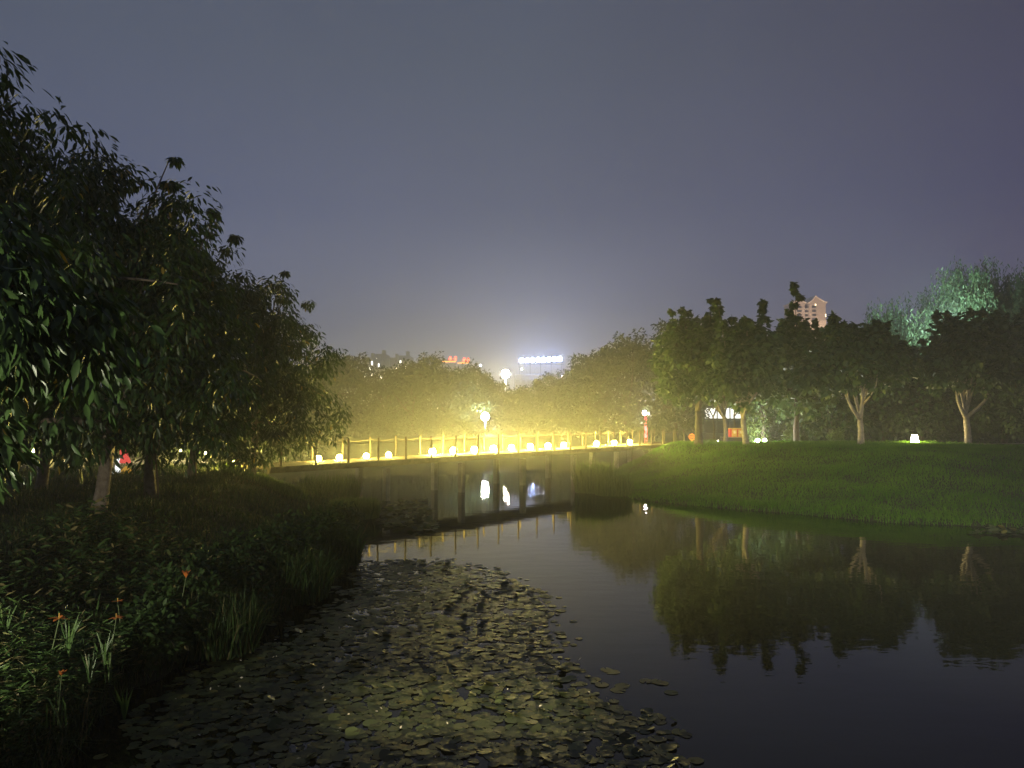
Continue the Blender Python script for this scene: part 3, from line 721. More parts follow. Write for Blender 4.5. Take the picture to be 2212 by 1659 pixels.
# dark understorey behind the right path
for k, (px, D, w, h, lab) in enumerate([(1690, 46, 3.0, 2.4, 'dark bushes behind the lit shrub'), (1780, 45, 3.2, 2.2, 'dark bushes left of the forked trunk'), (1890, 46, 3.4, 2.4, 'dark bushes right of the forked trunk'),
        (1990, 45, 3.2, 2.3, 'dark bushes behind the ground lantern'), (2095, 46, 3.4, 2.4, 'dark bushes behind the last pale trunk'), (2200, 44, 3.4, 2.5, 'dark bushes at the right edge')]):
    x = (px - 1106) / 1659 * D
    r = np.random.default_rng(60 + k); root = empty('bush', (x, D, hz(x, D)), lab, 'bush', 'dark bushes behind the path')
    C = ell_centers(r, [(0, 0, h * .45, w * .55, 1.0, h * .55, 1)], 60)
    v, f, t_ = place_leaves(*(lambda q: (q[0], q[1], q[2], q[3], LEAF_MID, q[4]))(clump_leaves(r, C, np.full(len(C), .5), 45, .2, .3, LEAF_MID)))
    o = link('foliage', mesh_tris('foliage', v, f, t_), M['leafB'], root); o['kind'] = 'stuff'
    MB().tube([(0, 0, -.1), (.1, 0, .5), (.2, 0, h * .7)], [.05, .035, .012], 6).build('stem', M['darkbark'], root)

# ------------------------------------------------------------------ willow
def willow(px, D, zb, H, R, label, seed, n=420):
    x0 = (px - 1106) / 1659 * D; zb = hz(x0, D) - .05
    r = np.random.default_rng(seed); root = empty('willow_tree', (x0, D, zb), label, 'tree', 'weeping willows behind the right trees')
    tb = MB(); tb.tube(limb((0, 0, -.2), (.3, 0, H * .45), r, .05), np.linspace(.45, .28, 6), 10)
    tips = []
    for i in range(26):
        a = r.uniform(0, 2 * math.pi); k = R * math.sqrt(r.random()) * .9
        e = np.array([math.cos(a) * k, math.sin(a) * k, H * (1 - .32 * (k / R) ** 2) * r.uniform(.86, 1.0)])
        p = limb((.3, 0, H * .44), e, r, .08); tb.tube(p, np.linspace(.13, .02, 6), 5); tips += p[2:]
    tb.build('trunk', M['darkbark'], root, True)
    tips = np.array(tips); vs = []; 
    P_, D_, U_, Z_, T_ = [], [], [], [], []
    for i in range(n):
        s = tips[r.integers(len(tips))] + r.normal(size=3) * (.5, .5, .35)
        L = r.uniform(1.6, 5.2); m = int(L / .11); zz = np.linspace(0, L, m)
        sway = r.normal(size=2) * .05
        p = np.stack([s[0] + sway[0] * zz + .25 * np.sin(zz * .8 + i), s[1] + sway[1] * zz, s[2] - zz + .25 * np.exp(-zz * 2)], 1) + r.normal(size=(m, 3)) * .06
        P_.append(p); d = np.stack([r.normal(size=m) * .5, r.normal(size=m) * .5, -np.ones(m)], 1); D_.append(d); U_.append(r.normal(size=(m, 3)))
        Z_.append(np.full(m, .32) * r.uniform(.8, 1.2, m)); T_.append(np.full(m, r.random()) * .6 + r.random(m) * .3)
    p = np.concatenate(P_); k = p[:, 2] > .4
    tpl = (np.array([(0, 0, 0), (-.14, .45, 0), (.14, .45, 0), (0, 1, 0)]), LEAF_MID[1])
    v, f, t_ = place_leaves(p[k], np.concatenate(D_)[k], np.concatenate(U_)[k], np.concatenate(Z_)[k], tpl, np.concatenate(T_)[k])
    o = link('crown', mesh_tris('crown', v, f, t_), M['leafW'], root); o['kind'] = 'stuff'
willow(2090, 60, 1.5, 13.6, 7.2, 'big weeping willow lit teal from within, behind the right trees', 71, 3900)
willow(1930, 62, 1.5, 11.0, 4.0, 'smaller weeping willow left of the teal lit one', 72, 1900)
willow(2270, 58, 1.5, 13.4, 5.0, 'dark weeping willow cut by the right picture edge', 73, 1800)
fm = empty('flood_mast', (P(2075, 700, 49)[0], 49, 1.3), 'lamp mast with teal floodlight hidden among the willow branches', 'lamp')
MB().lathe((0, 0, 0), [(.14, 0), (.08, 7.4)], 8).build('mast', M['darkmetal'], fm, True)
MB().box((0, .1, 7.5), (.5, .35, .25)).build('lamp_housing', M['darkmetal'], fm)
ld = bpy.data.lights.new('teal_beam', 'SPOT'); ld.energy = 12500; ld.color = (.68, 1.0, .90); ld.spot_size = math.radians(120); ld.spot_blend = .8; ld.shadow_soft_size = .2
lo = bpy.data.objects.new('teal_beam', ld); COL.objects.link(lo); lo.parent = fm; lo.location = (0, .4, 7.6); lo.rotation_euler = Vector((.0, 1, .35)).to_track_quat('-Z', 'Y').to_euler()

# ------------------------------------------------------------------ far trees across the pond
def far_tree(px, D, ytop, rx, label, seed, proto=None, group='hazy trees across the pond', zb=1.6):
    x = (px - 1106) / 1659 * D; zb = hz(x, D) - .02; zt = 3 + (900 - ytop) / 1659 * D; h = zt - zb
    return make_tree('far_tree', label, (x, D, zb), h * .25, .18, [(0, 0, h * .48, rx, rx, h * .38, 2), (.2, 0, h * .78, rx * .6, rx * .6, h * .22, 1), (-.1, 0, h * .2, rx * .9, rx * .9, h * .16, .6)],
                     120, 62, .6, .31, LEAF_MID, 'leafF', 'darkbark', .4, (0, 0), 4, seed=seed, group=group)
FT = [(640, 48, 800, 3.2, 'far tree behind the left bank row, leftmost of the hazy trees'), (715, 62, 766, 3.2, 'hazy tree across the pond, left of the apartment blocks'), (770, 68, 766, 3.0, 'hazy tree in front of the lit apartment blocks'),
      (835, 66, 800, 3.0, 'low hazy tree under the tallest apartment block'), (890, 64, 778, 3.0, 'hazy tree right of the apartment blocks'), (925, 70, 764, 2.8, 'tallest round hazy tree left of the red pavilions'),
      (975, 66, 788, 3.0, 'hazy tree under the red lit pavilions'), (1025, 74, 792, 2.6, 'hazy tree just left of the tall street lamp'), (1065, 84, 830, 2.4, 'low hazy tree below the tall street lamp'),
      (1120, 88, 836, 3.0, 'low hazy tree right under the tall street lamp'), (1175, 96, 812, 3.2, 'hazy tree under the blue letter sign'), (1225, 84, 800, 3.0, 'hazy tree right of the blue letter sign'),
      (1262, 66, 762, 2.7, 'hazy tree at the left end of the right hand treeline'), (1305, 62, 745, 2.8, 'hazy tree second in the right hand treeline'), (1352, 60, 722, 2.8, 'hazy round tree left of the pink globe lamp'),
      (1410, 60, 738, 2.8, 'hazy tree above the pink globe lamp'), (1460, 55, 690, 2.8, 'hazy tree with a feathery top behind the barred sign')]
for k, (px, D, yt, rx, lab) in enumerate(FT): far_tree(px, D, yt, rx, lab, 100 + k)
for k, (px, D, yt, lab) in enumerate([(560, 40, 860, 'low tree behind the bridge end on the left'), (480, 38, 850, 'low tree behind the lit hedge'), (380, 42, 840, 'low dark tree behind the hedge'), (250, 40, 820, 'low dark tree left of the hedge lights'), (90, 42, 800, 'low dark tree at far left beyond the path')]):
    far_tree(px, D, yt, 3.2, lab, 130 + k, group='trees beyond the left path')

# shrubs under the far trees: low clipped ones lit by the post lamp, hedges on the far bank
def shrub(px, D, w, h, label, seed, lm='shrub', n=24, per=40, leaf=.13, zb=None, group=None, name='shrub', dpt=None):
    x = (px - 1106) / 1659 * D; zb = hz(x, D) if zb is None else zb
    r = np.random.default_rng(seed); root = empty(name, (x, D, zb), label, 'shrub', group)
    C = ell_centers(r, [(0, 0, h * .5, w / 2, (dpt or w) / 2, h * .5, 1)], n)
    pos, dr, up, sz, ti = clump_leaves(r, C, np.full(len(C), min(w, h) * .28), per, leaf, .2, LEAF_MID)
    k = pos[:, 2] > -.02
    v, f, t_ = place_leaves(pos[k], dr[k], up[k], sz[k], LEAF_MID, ti[k])
    o = link('foliage', mesh_tris('foliage', v, f, t_), M[lm], root); o['kind'] = 'stuff'
    MB().tube([(0, 0, -.05), (.03, 0, h * .3), (.08, 0, h * .6)], [.03, .022, .01], 6).build('stem', M['darkbark'], root)
    return root
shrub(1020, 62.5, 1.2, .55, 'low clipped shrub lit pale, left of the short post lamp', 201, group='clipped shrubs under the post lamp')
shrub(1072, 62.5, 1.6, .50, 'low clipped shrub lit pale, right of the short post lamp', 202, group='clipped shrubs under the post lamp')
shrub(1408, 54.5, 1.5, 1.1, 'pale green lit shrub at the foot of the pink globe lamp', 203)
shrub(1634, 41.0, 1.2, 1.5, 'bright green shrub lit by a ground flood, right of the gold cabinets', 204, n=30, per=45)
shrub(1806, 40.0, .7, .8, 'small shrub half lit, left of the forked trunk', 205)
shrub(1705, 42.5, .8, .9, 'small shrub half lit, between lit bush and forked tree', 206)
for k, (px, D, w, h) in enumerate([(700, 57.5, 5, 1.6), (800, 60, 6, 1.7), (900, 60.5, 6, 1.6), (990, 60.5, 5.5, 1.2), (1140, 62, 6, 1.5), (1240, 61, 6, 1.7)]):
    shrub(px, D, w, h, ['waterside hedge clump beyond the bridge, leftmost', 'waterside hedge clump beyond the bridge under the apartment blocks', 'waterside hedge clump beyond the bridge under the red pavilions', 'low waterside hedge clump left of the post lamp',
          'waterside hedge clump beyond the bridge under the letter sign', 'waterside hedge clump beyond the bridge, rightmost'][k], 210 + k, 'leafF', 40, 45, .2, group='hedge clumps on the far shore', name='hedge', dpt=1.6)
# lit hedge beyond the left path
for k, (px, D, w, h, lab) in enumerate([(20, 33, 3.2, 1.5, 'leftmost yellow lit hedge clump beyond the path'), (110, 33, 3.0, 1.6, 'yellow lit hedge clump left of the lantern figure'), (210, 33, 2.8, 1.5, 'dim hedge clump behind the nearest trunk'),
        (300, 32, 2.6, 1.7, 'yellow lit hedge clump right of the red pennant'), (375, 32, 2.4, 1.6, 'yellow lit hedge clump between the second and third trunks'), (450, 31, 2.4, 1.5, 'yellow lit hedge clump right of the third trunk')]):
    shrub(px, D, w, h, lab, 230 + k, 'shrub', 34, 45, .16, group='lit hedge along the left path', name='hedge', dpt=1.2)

# path lights that wash the hedge
def path_light(px, D, label, em='warmspot', s=1.0, group='small path lights', z=None):
    x = (px - 1106) / 1659 * D; root = empty('path_light', (x, D, hz(x, D)), label, 'lamp', group)
    MB().lathe((0, 0, -.05), [(.05, 0), (.05, .28 * s), (.07, .3 * s)], 8).build('stem', M['darkmetal'], root, True)
    MB().lathe((0, 0, .26 * s), [(.02, 0), (.03, .04), (.03, .10), (.01, .13)], 8).build('bulb', EM[em], root, True)
    MB().lathe((0, 0, .41 * s), [(.11, 0), (.09, .03), (.01, .06)], 8).build('cap', M['darkmetal'], root, True)
for px, D, lab in ((75, 30.5, 'small path light left of the lantern figure'), (320, 30, 'small path light between the first two trunks'), (392, 29.8, 'small path light left of the third trunk'), (445, 29.2, 'small path light right of the third trunk'), (160, 31, 'small path light behind the white stones')):
    path_light(px, D, lab)

# ------------------------------------------------------------------ objects on the right bank
def barred_sign():
    D = 46.5; c = P(1494, 944, D); g = hz(c[0], D)
    root = empty('lantern_sign', (c[0], D, g), 'orange glowing hexagonal sign with three dark bars at the bridge end', 'sign'); h = c[2] - g
    hexv = [(x * 1.25, z * 1.25) for x, z in ((-.17, 0), (-.08, .15), (.02, .18), (.13, .12), (.13, -.14), (-.03, -.17), (-.10, -.12))]
    k = len(hexv); m = MB(); m.add([(x, -.04, z + h) for x, z in hexv] + [(x, .04, z + h) for x, z in hexv], [tuple(range(k)), tuple(range(2 * k - 1, k - 1, -1))] + [(i, i + k, (i + 1) % k + k, (i + 1) % k) for i in range(k)])
    m.build('panel', EM['orange'], root)
    for z, a_, b_ in ((.10, -.14, .13), (.0, -.19, .13), (-.10, -.16, .13)):
        MB().bar((a_, -.055, h + z - .012), (b_, -.055, h + z + .012), .02, .04).build('bar', M['darkmetal'], root)
    for i in range(k):
        a_, b_ = hexv[i], hexv[(i + 1) % k]; MB().bar((a_[0], -.05, a_[1] + h), (b_[0], -.05, b_[1] + h), .03, .014).build('frame', M['red'], root)
    MB().box((.02, .0, (h - .18) / 2), (.10, .08, h - .18)).build('pedestal', M['gold'], root)
    MB().box((-.02, -.09, .10), (.07, .05, .16)).build('glow_box', EM['yellow'], root)  # emissive box stands for the yellow light on the pedestal foot
barred_sign()

def ground_lantern():
    D = 35.6; c = P(1976, 962, D); g = hz(c[0], D)
    root = empty('ground_lantern', (c[0], D, g), 'glowing white tapered lantern standing on the lawn edge', 'lantern')
    MB().box((0, 0, .03), (.30, .30, .06)).build('base', M['darkmetal'], root)
    MB().box((0, 0, .23), (.25, .25, .33), taper=.62).build('shade', EM['lantern'], root)
    MB().box((0, 0, .41), (.20, .20, .03)).build('cap', M['darkmetal'], root); MB().lathe((0, 0, .425), [(.03, 0), (.05, .03), (.01, .07)], 6).build('knob', M['darkmetal'], root)
    for sx in (-1, 1): MB().bar((sx * .13, -.135, .06), (sx * .085, -.09, .39), .014, .014).build('edge_strip', M['darkmetal'], root)
ground_lantern()

def cabinets():
    D = 46.0; a_ = P(1577, 944, D); b_ = P(1606, 927, D); g = hz(a_[0], D); w = b_[0] - a_[0]
    root = empty('gilded_cabinet', ((a_[0] + b_[0]) / 2, D, a_[2]), 'gold and red cabinet with two panelled doors behind the pale trunk', 'cabinet'); h = b_[2] - a_[2]
    MB().box((0, .2, h / 2), (w, .4, h)).build('carcass', M['red'], root)
    for s in (-.18, .29):
        dr_ = MB().box((w * s, -.02, h / 2), (w * .36, .04, h * .9)).build('door', M['gold'], root)
        MB().box((w * s, -.045, h * .62), (w * .15, .02, h * .35)).build('plaque', M['trim'], dr_)
    MB().box((0, .15, h + .03), (w * 1.06, .5, .06)).build('top', M['gold'], root)
    base = empty('stone_plinth', (root.location[0], D, g), 'dark low plinth under the gilded cabinet', 'plinth')
    MB().box((-.1, .2, (a_[2] - g) / 2 - .03), (w * 1.7, .8, a_[2] - g + .05)).build('block', M['darkmetal'], base)
    MB().box((-.1, .2, (a_[2] - g) - .016), (w * 1.76, .84, .03)).build('top_slab', M['concrete'], base)
    # bright shopfront far behind
    D2 = 72.0; c = P(1562, 895, D2); g2 = hz(c[0], D2)
    sf = empty('shopfront', (c[0], D2, g2), 'white lit shopfront glimpsed between the trunks behind the cabinet', 'building')
    hh = c[2] - g2
    MB().box((0, 1.6, (hh + 1.3) / 2), (5.2, 3, hh + 1.3)).build('wall', M['greywall'], sf)
    for k in range(3): MB().box((-1.15 + 1.2 * k, .05, hh + .1), (1.08, .06, .95)).build('light_panel', EM['panel'], sf)
    for k in range(4): MB().box((-1.75 + 1.2 * k, .03, (hh + .6) / 2), (.09, .12, hh + .6)).build('mullion', M['darkmetal'], sf)
    MB().box((0, -.4, hh + .75), (4.6, 1.2, .14)).build('awning', M['darkmetal'], sf); MB().box((0, .04, hh - .5), (3.6, .1, .10)).build('transom', M['darkmetal'], sf)
    for k in range(3): MB().box((-1.15 + 1.2 * k, .06, (hh - .6) / 2), (1.06, .04, hh - .7)).build('window', M['winglass'], sf)
    # floodlights at the foot of the bright shrub
    for px, lab in ((1637, 'ground floodlight under the bright green shrub'), (1652, 'second ground floodlight right of the bright shrub')):
        c = P(px, 948, 39.5); fl = empty('ground_floodlight', (c[0], 39.5, hz(c[0], 39.5)), lab, 'floodlight', 'ground floodlights by the bright shrub')
        MB().box((0, 0, .04), (.2, .16, .08)).build('base', M['darkmetal'], fl); MB().bar((0, 0, .08), (0, .03, .16), .03, .03).build('bracket', M['darkmetal'], fl)
        MB().lathe((0, 0, .12), [(.05, 0), (.085, .05), (.085, .10), (.04, .14)], 8).build('lamp_head', EM['flood'], fl, True)
    for px, D_, lab in ((1550, 45, 'tiny white ground light left of the gilded cabinet'), (1582, 47, 'tiny white ground light under the dark tree')):
        path_light(px, D_, lab, 'small', .5)
cabinets()
for px, D, h, lab in ((1540, 50, 3.2, 'thin dark tree left of the gilded cabinet'), (1585, 49, 3.4, 'thin dark tree right of the shopfront glow')):
    x = (px - 1106) / 1659 * D
    make_tree('young_tree', lab, (x, D, hz(x, D)), 1.6, .07, [(0, 0, h, 1.2, 1, .9, 1)], 30, 40, .4, .2, LEAF_MID, 'leafF', 'darkbark', .4, (0, 0), 3, seed=int(px), group='thin trees behind the right path')

# ------------------------------------------------------------------ decorations under the left trees
def lantern_figure():
    D = 23.4; c = P(255, 1026, D); g = c[2]
    root = empty('lantern_figure', (c[0], D, g - .05), 'lantern decoration with red pointed cap, white curved body and yellow arched legs', 'decoration')
    def pr(px, py): q = P(px, py, D); return (q[0] - c[0], 0, q[2] - g + .05)
    e1 = emit('white_lantern_light', (.95, 1, .97), 1.2, False); e2 = emit('yellow_lantern_light', (1, .55, .08), .45, False); e3 = emit('red_lantern_light', (1, .12, .10), .75, False)
    MB().tube([pr(244, 1033), pr(238, 1028), pr(239, 1022), pr(249, 1030), pr(256, 1020), pr(253, 1010), pr(254, 1003)], [.05, .08, .06, .09, .09, .07, .06], 8).build('body', e1, root, True)
    MB().lathe(pr(257, 1001), [(.05, 0), (.09, .05), (.08, .11), (.02, .15)], 8).build('head', e1, root, True)
    MB().tube([pr(263, 1030), pr(265, 1018), pr(272, 1011), pr(280, 1015), pr(284, 1029)], [.05, .06, .07, .06, .05], 8).build('legs', e2, root, True)
    MB().lathe(pr(270, 1000), [(.16, 0), (.17, .05), (.10, .22), (.01, .46)], 8).build('cap', e3, root, True)
    b = P(266, 977, D); MB().lathe((b[0] - c[0], 0, b[2] - g), [(.02, -.08), (.1, 0), (.1, .1), (.02, .18)], 8).build('pompom', e3, root, True)
    MB().tube([pr(268, 1000), (b[0] - c[0], 0, b[2] - g)], [.015, .01], 5).build('wire', M['darkmetal'], root)
lantern_figure()
r = np.random.default_rng(9)
def boulder(px, py, D, w, h, label):
    c = P(px, py, D); root = empty('boulder', (c[0], D, hz(c[0], D) - .05), label, 'stone', 'pale stones by the left path')
    m = MB(); rr = r.uniform(.8, 1.2, 60); prof = []
    vs = []; k = 9
    for i, (q, z) in enumerate(((.9, 0), (1, .35), (.8, .75), (.35, 1.0))):
        for j in range(k):
            a_ = 2 * math.pi * j / k; s_ = rr[i * k + j]; vs.append((math.cos(a_) * q * w / 2 * s_, math.sin(a_) * q * w / 2.6 * s_, z * h * (.85 + .2 * rr[j])))
    fs = [(i * k + j, i * k + (j + 1) % k, (i + 1) * k + (j + 1) % k, (i + 1) * k + j) for i in range(3) for j in range(k)] + [tuple(range(3 * k, 4 * k))]
    m.add(vs, fs).build('rock', M['stone'], root)
boulder(98, 1020, 25, .55, .42, 'pale boulder beyond the path, largest of the left stones'); boulder(140, 1018, 25.3, .35, .3, 'small pale boulder right of the largest left stone')
boulder(172, 1022, 24.7, .35, .28, 'small pale boulder left of the lantern figure'); boulder(352, 1014, 26, .55, .5, 'white lit block of stone right of the second trunk')
path_light(347, 26.2, 'small path light in front of the white stone block', s=.6)

# small dots of light seen through leaves
for px, py, D, em, lab in ((225, 965, 60, 'small', 'tiny white light high behind the nearest trunk'), (512, 862, 90, 'small', 'tiny white light seen through the left crowns'), (612, 902, 90, 'small', 'tiny light seen through crowns left of the bridge'), (669, 804, 120, 'redpt', 'tiny red light at the edge of the left crowns')):
    c = P(px, py, D); root = empty('lamp_post', (c[0], D, 1.5), lab, 'lamp')
    MB().lathe((0, 0, 0), [(.1, 0), (.06, c[2] - 1.7)], 6).build('post', M['darkmetal'], root); MB().lathe((0, 0, c[2] - 1.7), [(.08, 0), (.16, .1), (.16, .2), (.05, .32)], 8).build('lamp_head', EM[em], root)

# ------------------------------------------------------------------ lawn and bank grasses
def scatter(r, n, x0, x1, y0, y1):
    x = r.uniform(x0, x1, n); y = r.uniform(y0, y1, n); d = pond_sd(x, y); return x, y, d
r = np.random.default_rng(5)
x, y, d = scatter(r, 330000, 2.5, 27, 17, 49); vis = (d > .02) & (d < 15.5) & (x < y * .72 + 1)
x, y, d = x[vis], y[vis], d[vis]; z = height(x, y, d)
ln = r.uniform(.06, .17, len(x)) * (1 + .45 * np.sin(x * 1.7) * np.sin(y * 2.1)); pt = .5 + .30 * np.sin(x * .8 + y * .5) * np.sin(y * 1.1 - x * .3) + .25 * np.sin(x * 3.1 + 2 * np.sin(y * 1.7)) * np.sin(y * 3.7 - x)
V, F, T = grass_mesh(r, x, y, z, ln, .026, .9, np.clip(pt * .7 + r.random(len(x)) * .35, 0, .95))
tag(link('lawn', mesh_tris('lawn', V, F, T), M['lawn']), 'short green lawn sloping down the right bank to the water', 'grass', kind='stuff')
x, y, d = scatter(r, 60000, 2.6, 27, 16.5, 40); vis = (d > -.12) & (d < .45); x, y, d = x[vis], y[vis], d[vis]
V, F, T = grass_mesh(r, x, y, np.maximum(height(x, y, d), -.02), r.uniform(.10, .30, len(x)) * (1 + .7 * np.sin(x * 3.3 + y) * np.sin(x * 7.1)), .022, .9, r.random(len(x)) * .8, 2)
tag(link('shore_grass', mesh_tris('shore_grass', V, F, T), M['lawn']), 'longer grass fringe along the right waterline', 'grass', kind='stuff')
# left bank: rank grass
x, y, d = scatter(r, 150000, -16, -3, 4.5, 27); vis = (d > -.15) & (r.random(len(x)) < np.clip(1.25 - d * .11, .25, 1)); x, y, d = x[vis], y[vis], d[vis]
pn = np.sin(x * 2.2 + 1.1 * np.sin(y * 1.3)) * np.sin(y * 1.6 - .8 * np.sin(x * 2.9)); ln = np.where(d < 1.0, r.uniform(.15, .5, len(x)), r.uniform(.05, .17, len(x))) * (1 + .55 * pn)
V, F, T = grass_mesh(r, x, y, np.maximum(height(x, y, d), -.03), ln, .013, 1.3, np.clip(r.random(len(x)) * 1.0, 0, 1), 2)
tag(link('bank_grass', mesh_tris('bank_grass', V, F, T), M['bankgrass']), 'dark rank grass covering the left bank', 'grass', kind='stuff')

def clump(name, px, py, z0, label, n, hgt, rad, lm, seed, lean=.6, wid=.02, cat='grass clump'):
    c = GP(px, py, z0); r = np.random.default_rng(seed)
    root = empty(name, (c[0], c[1], z0), label, cat)
    a_ = r.uniform(0, 6.28, n); q = rad * np.sqrt(r.random(n))
    V, F, T = grass_mesh(r, np.cos(a_) * q, np.sin(a_) * q, np.zeros(n), hgt * r.uniform(.55, 1.15, n), wid, lean, r.random(n) * .95, 2)
    o = link('blades', mesh_tris('blades', V, F, T), M[lm], root); o['kind'] = 'stuff'; return root
clump('grass_clump', 778, 1118, .0, 'bright green grass clump at the tip of the left bank', 2600, .62, .55, 'reed', 301)
clump('grass_clump', 745, 1112, .1, 'green grass clump behind the bright one on the left bank', 1600, .5, .5, 'reed', 302)
clump('reed_clump', 700, 1085, .15, 'pale reeds under the left end of the bridge', 1200, .95, .8, 'reed', 303, .5)
clump('reed_clump', 745, 1078, .05, 'taller reeds beside the left bridge pier', 700, .9, .5, 'reed', 304, .5)
clump('reed_clump', 1285, 1062, .05, 'reed clump at the right shore under the bridge', 1400, 1.25, .8, 'reed', 305, .5)
clump('reed_clump', 1325, 1068, .1, 'shorter reed clump right of the tall reeds', 900, .8, .7, 'reed', 306, .5)
clump('dark_reeds', 640, 1290, .1, 'dark reed clump on the left waterline, mid way', 900, .8, .5, 'bankgrass', 307, .8)
clump('dark_reeds', 725, 1215, .1, 'dark reed clump farther along the left waterline', 900, .75, .5, 'bankgrass', 308, .8)
clump('dark_reeds', 470, 1400, .1, 'dark reed clump nearest along the left waterline', 900, .7, .5, 'bankgrass', 309, .9)
# strip of paler grass, the first lamp's light put into its colour
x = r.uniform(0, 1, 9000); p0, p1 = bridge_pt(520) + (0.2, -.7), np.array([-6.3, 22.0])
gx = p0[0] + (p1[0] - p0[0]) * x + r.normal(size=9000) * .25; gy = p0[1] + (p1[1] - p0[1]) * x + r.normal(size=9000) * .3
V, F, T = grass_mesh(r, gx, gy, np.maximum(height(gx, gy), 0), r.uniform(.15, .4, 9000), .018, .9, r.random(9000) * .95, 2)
tag(link('lit_grass', mesh_tris('lit_grass', V, F, T), M['reed']), 'strip of long grass coloured bright as lit below the first bridge lamp', 'grass', kind='stuff')

# ------------------------------------------------------------------ foreground plants, lower left
r = np.random.default_rng(15)
def under(n, x0, x1, y0, y1, hmax, leaf, lm, label, seed, tpl=LEAF_LONG, name='undergrowth'):
    r = np.random.default_rng(seed); k = n
    sx = r.uniform(x0, x1, k); sy = r.uniform(y0, y1, k); sd = pond_sd(sx, sy); kk = sd > .05; sx, sy, sd = sx[kk], sy[kk], sd[kk]
    sz_ = height(sx, sy, sd); pos, dirs = [], []; h = hmax * r.uniform(.45, 1.0, len(sx))
    mb = MB()
    for i in range(len(sx)):
        m = 16; tt = r.uniform(.15, 1, m); lx, ly = r.normal(size=2) * .22
        p = np.stack([sx[i] + lx * tt * h[i], sy[i] + ly * tt * h[i], sz_[i] + tt * h[i]], 1)
        a_ = r.uniform(0, 6.28, m); pos.append(p); dirs.append(np.stack([np.cos(a_), np.sin(a_), r.uniform(-.1, .9, m)], 1))
        if i % 2 == 0: mb.tube([(sx[i], sy[i], sz_[i] - .05), (sx[i] + lx * h[i], sy[i] + ly * h[i], sz_[i] + h[i])], [.006, .003], 3, False)
    pos = np.concatenate(pos); dirs = np.concatenate(dirs); N = len(pos)
    v, f, t_ = place_leaves(pos, dirs, np.array([0, 0, 1.0]) + r.normal(size=(N, 3)) * .4, leaf * r.uniform(.6, 1.3, N), tpl, np.clip(r.random(N) * 1.02, 0, 1))
    o = link(name, mesh_tris(name, v, f, t_), M[lm]); tag(o, label, 'undergrowth', kind='stuff')
under(1300, -7.2, -3.7, 5.4, 8.4, .85, .15, 'under', 'thin bladed weeds tangled through the lit plants lower left', 403, LEAF_THIN, 'weeds')
under(1500, -7.2, -3.7, 5.4, 8.4, .68, .08, 'under', 'leafy undergrowth lit green in the lower left corner', 401)
under(500, -6.6, -3.6, 8.6, 12.5, .6, .12, 'bankgrass', 'dark weeds along the left bank beyond the lit plants', 402)

for k, (px, py, D, w, h) in enumerate([(395, 1330, 10.3, 1.0, .75), (470, 1290, 11.3, 1.1, .8), (545, 1240, 12.6, 1.2, .8), (620, 1215, 14.0, 1.2, .85), (690, 1180, 16.0, 1.2, .8), (330, 1400, 9.0, .9, .65), (730, 1150, 18.6, 1.1, .7)]):
    shrub(px, D, w, h, ['feathery dark shrub on the bank below the salmon bud', 'feathery dark shrub right of the salmon bud', 'feathery dark shrub halfway along the left bank', 'feathery dark shrub left of the far pads', 'feathery dark shrub nearest the bridge but one on the left bank', 'low dark shrub behind the lit plants', 'feathery dark shrub at the bank tip by the bright grass'][k], 520 + k, 'bankgrass', 46, 42, .11, group='feathery shrubs along the left waterline', name='shrub')

def flower(px, py, D, label, seed, stem_len=.5, tilt=(.1, 0), size=.085, closed=False):
    c = P(px, py, D); r = np.random.default_rng(seed); root = empty('flower', (c[0], D, c[2] - stem_len), label, 'flower', 'orange flowers on the left bank')
    top = np.array([tilt[0] * stem_len, tilt[1] * stem_len, stem_len]); MB().tube([(0, 0, 0), top * (.3, .3, .5), top], [.006, .005, .004], 5).build('stem', M['stem'], root)
    me = None
    for k in range(6):
        a_ = k * math.pi / 3 + r.random() * .3; el = (1.15 if closed else .25) + r.normal() * .2
        V = np.array([(0, 0, 0), (-.18, .35, .05), (.18, .35, .05), (-.2, .65, .02), (.2, .65, .02), (0, 1, -.12)]); F_ = np.array([(0, 2, 1), (1, 2, 4), (1, 4, 3), (3, 4, 5)])
        if me is None: me = mesh_tris('petal', V, F_); me.materials.append(M['petal'])
        o = link('petal', me, None, root); o.location = top; o.scale = (size,) * 3; o.rotation_euler = (el, 0, a_)
    MB().tube([top, top + (0, 0, size * .6)], [.004, .006], 5).build('pistil', M['gold'], root)
    V, F_, T = grass_mesh(r, r.normal(size=7) * .03, r.normal(size=7) * .03, np.zeros(7), stem_len * r.uniform(.5, .9, 7), .016, .9, r.random(7) * .8, 2)
    o = link('leaf', mesh_tris('leaf', V, F_, T), M['under'], root)
flower(180 * .6064, 1338, 7.4, 'orange lily at the top of the lit plants, largest flower', 501, .55, (.15, 0), .10)
flower(238, 1335, 7.6, 'orange lily right of the spiky leaf tuft', 502, .6, (.1, 0), .075)
flower(386, 1248, 9.6, 'salmon flower bud on a tall stem over the dark bank', 503, .75, (.12, 0), .11, True)
flower(264, 1300, 8.6, 'dim orange flower behind the lit plants', 504, .5, (-.1, 0), .07)
flower(128, 1460, 6.6, 'small red orange flower low among the lit plants', 505, .4, (.05, 0), .06, True)
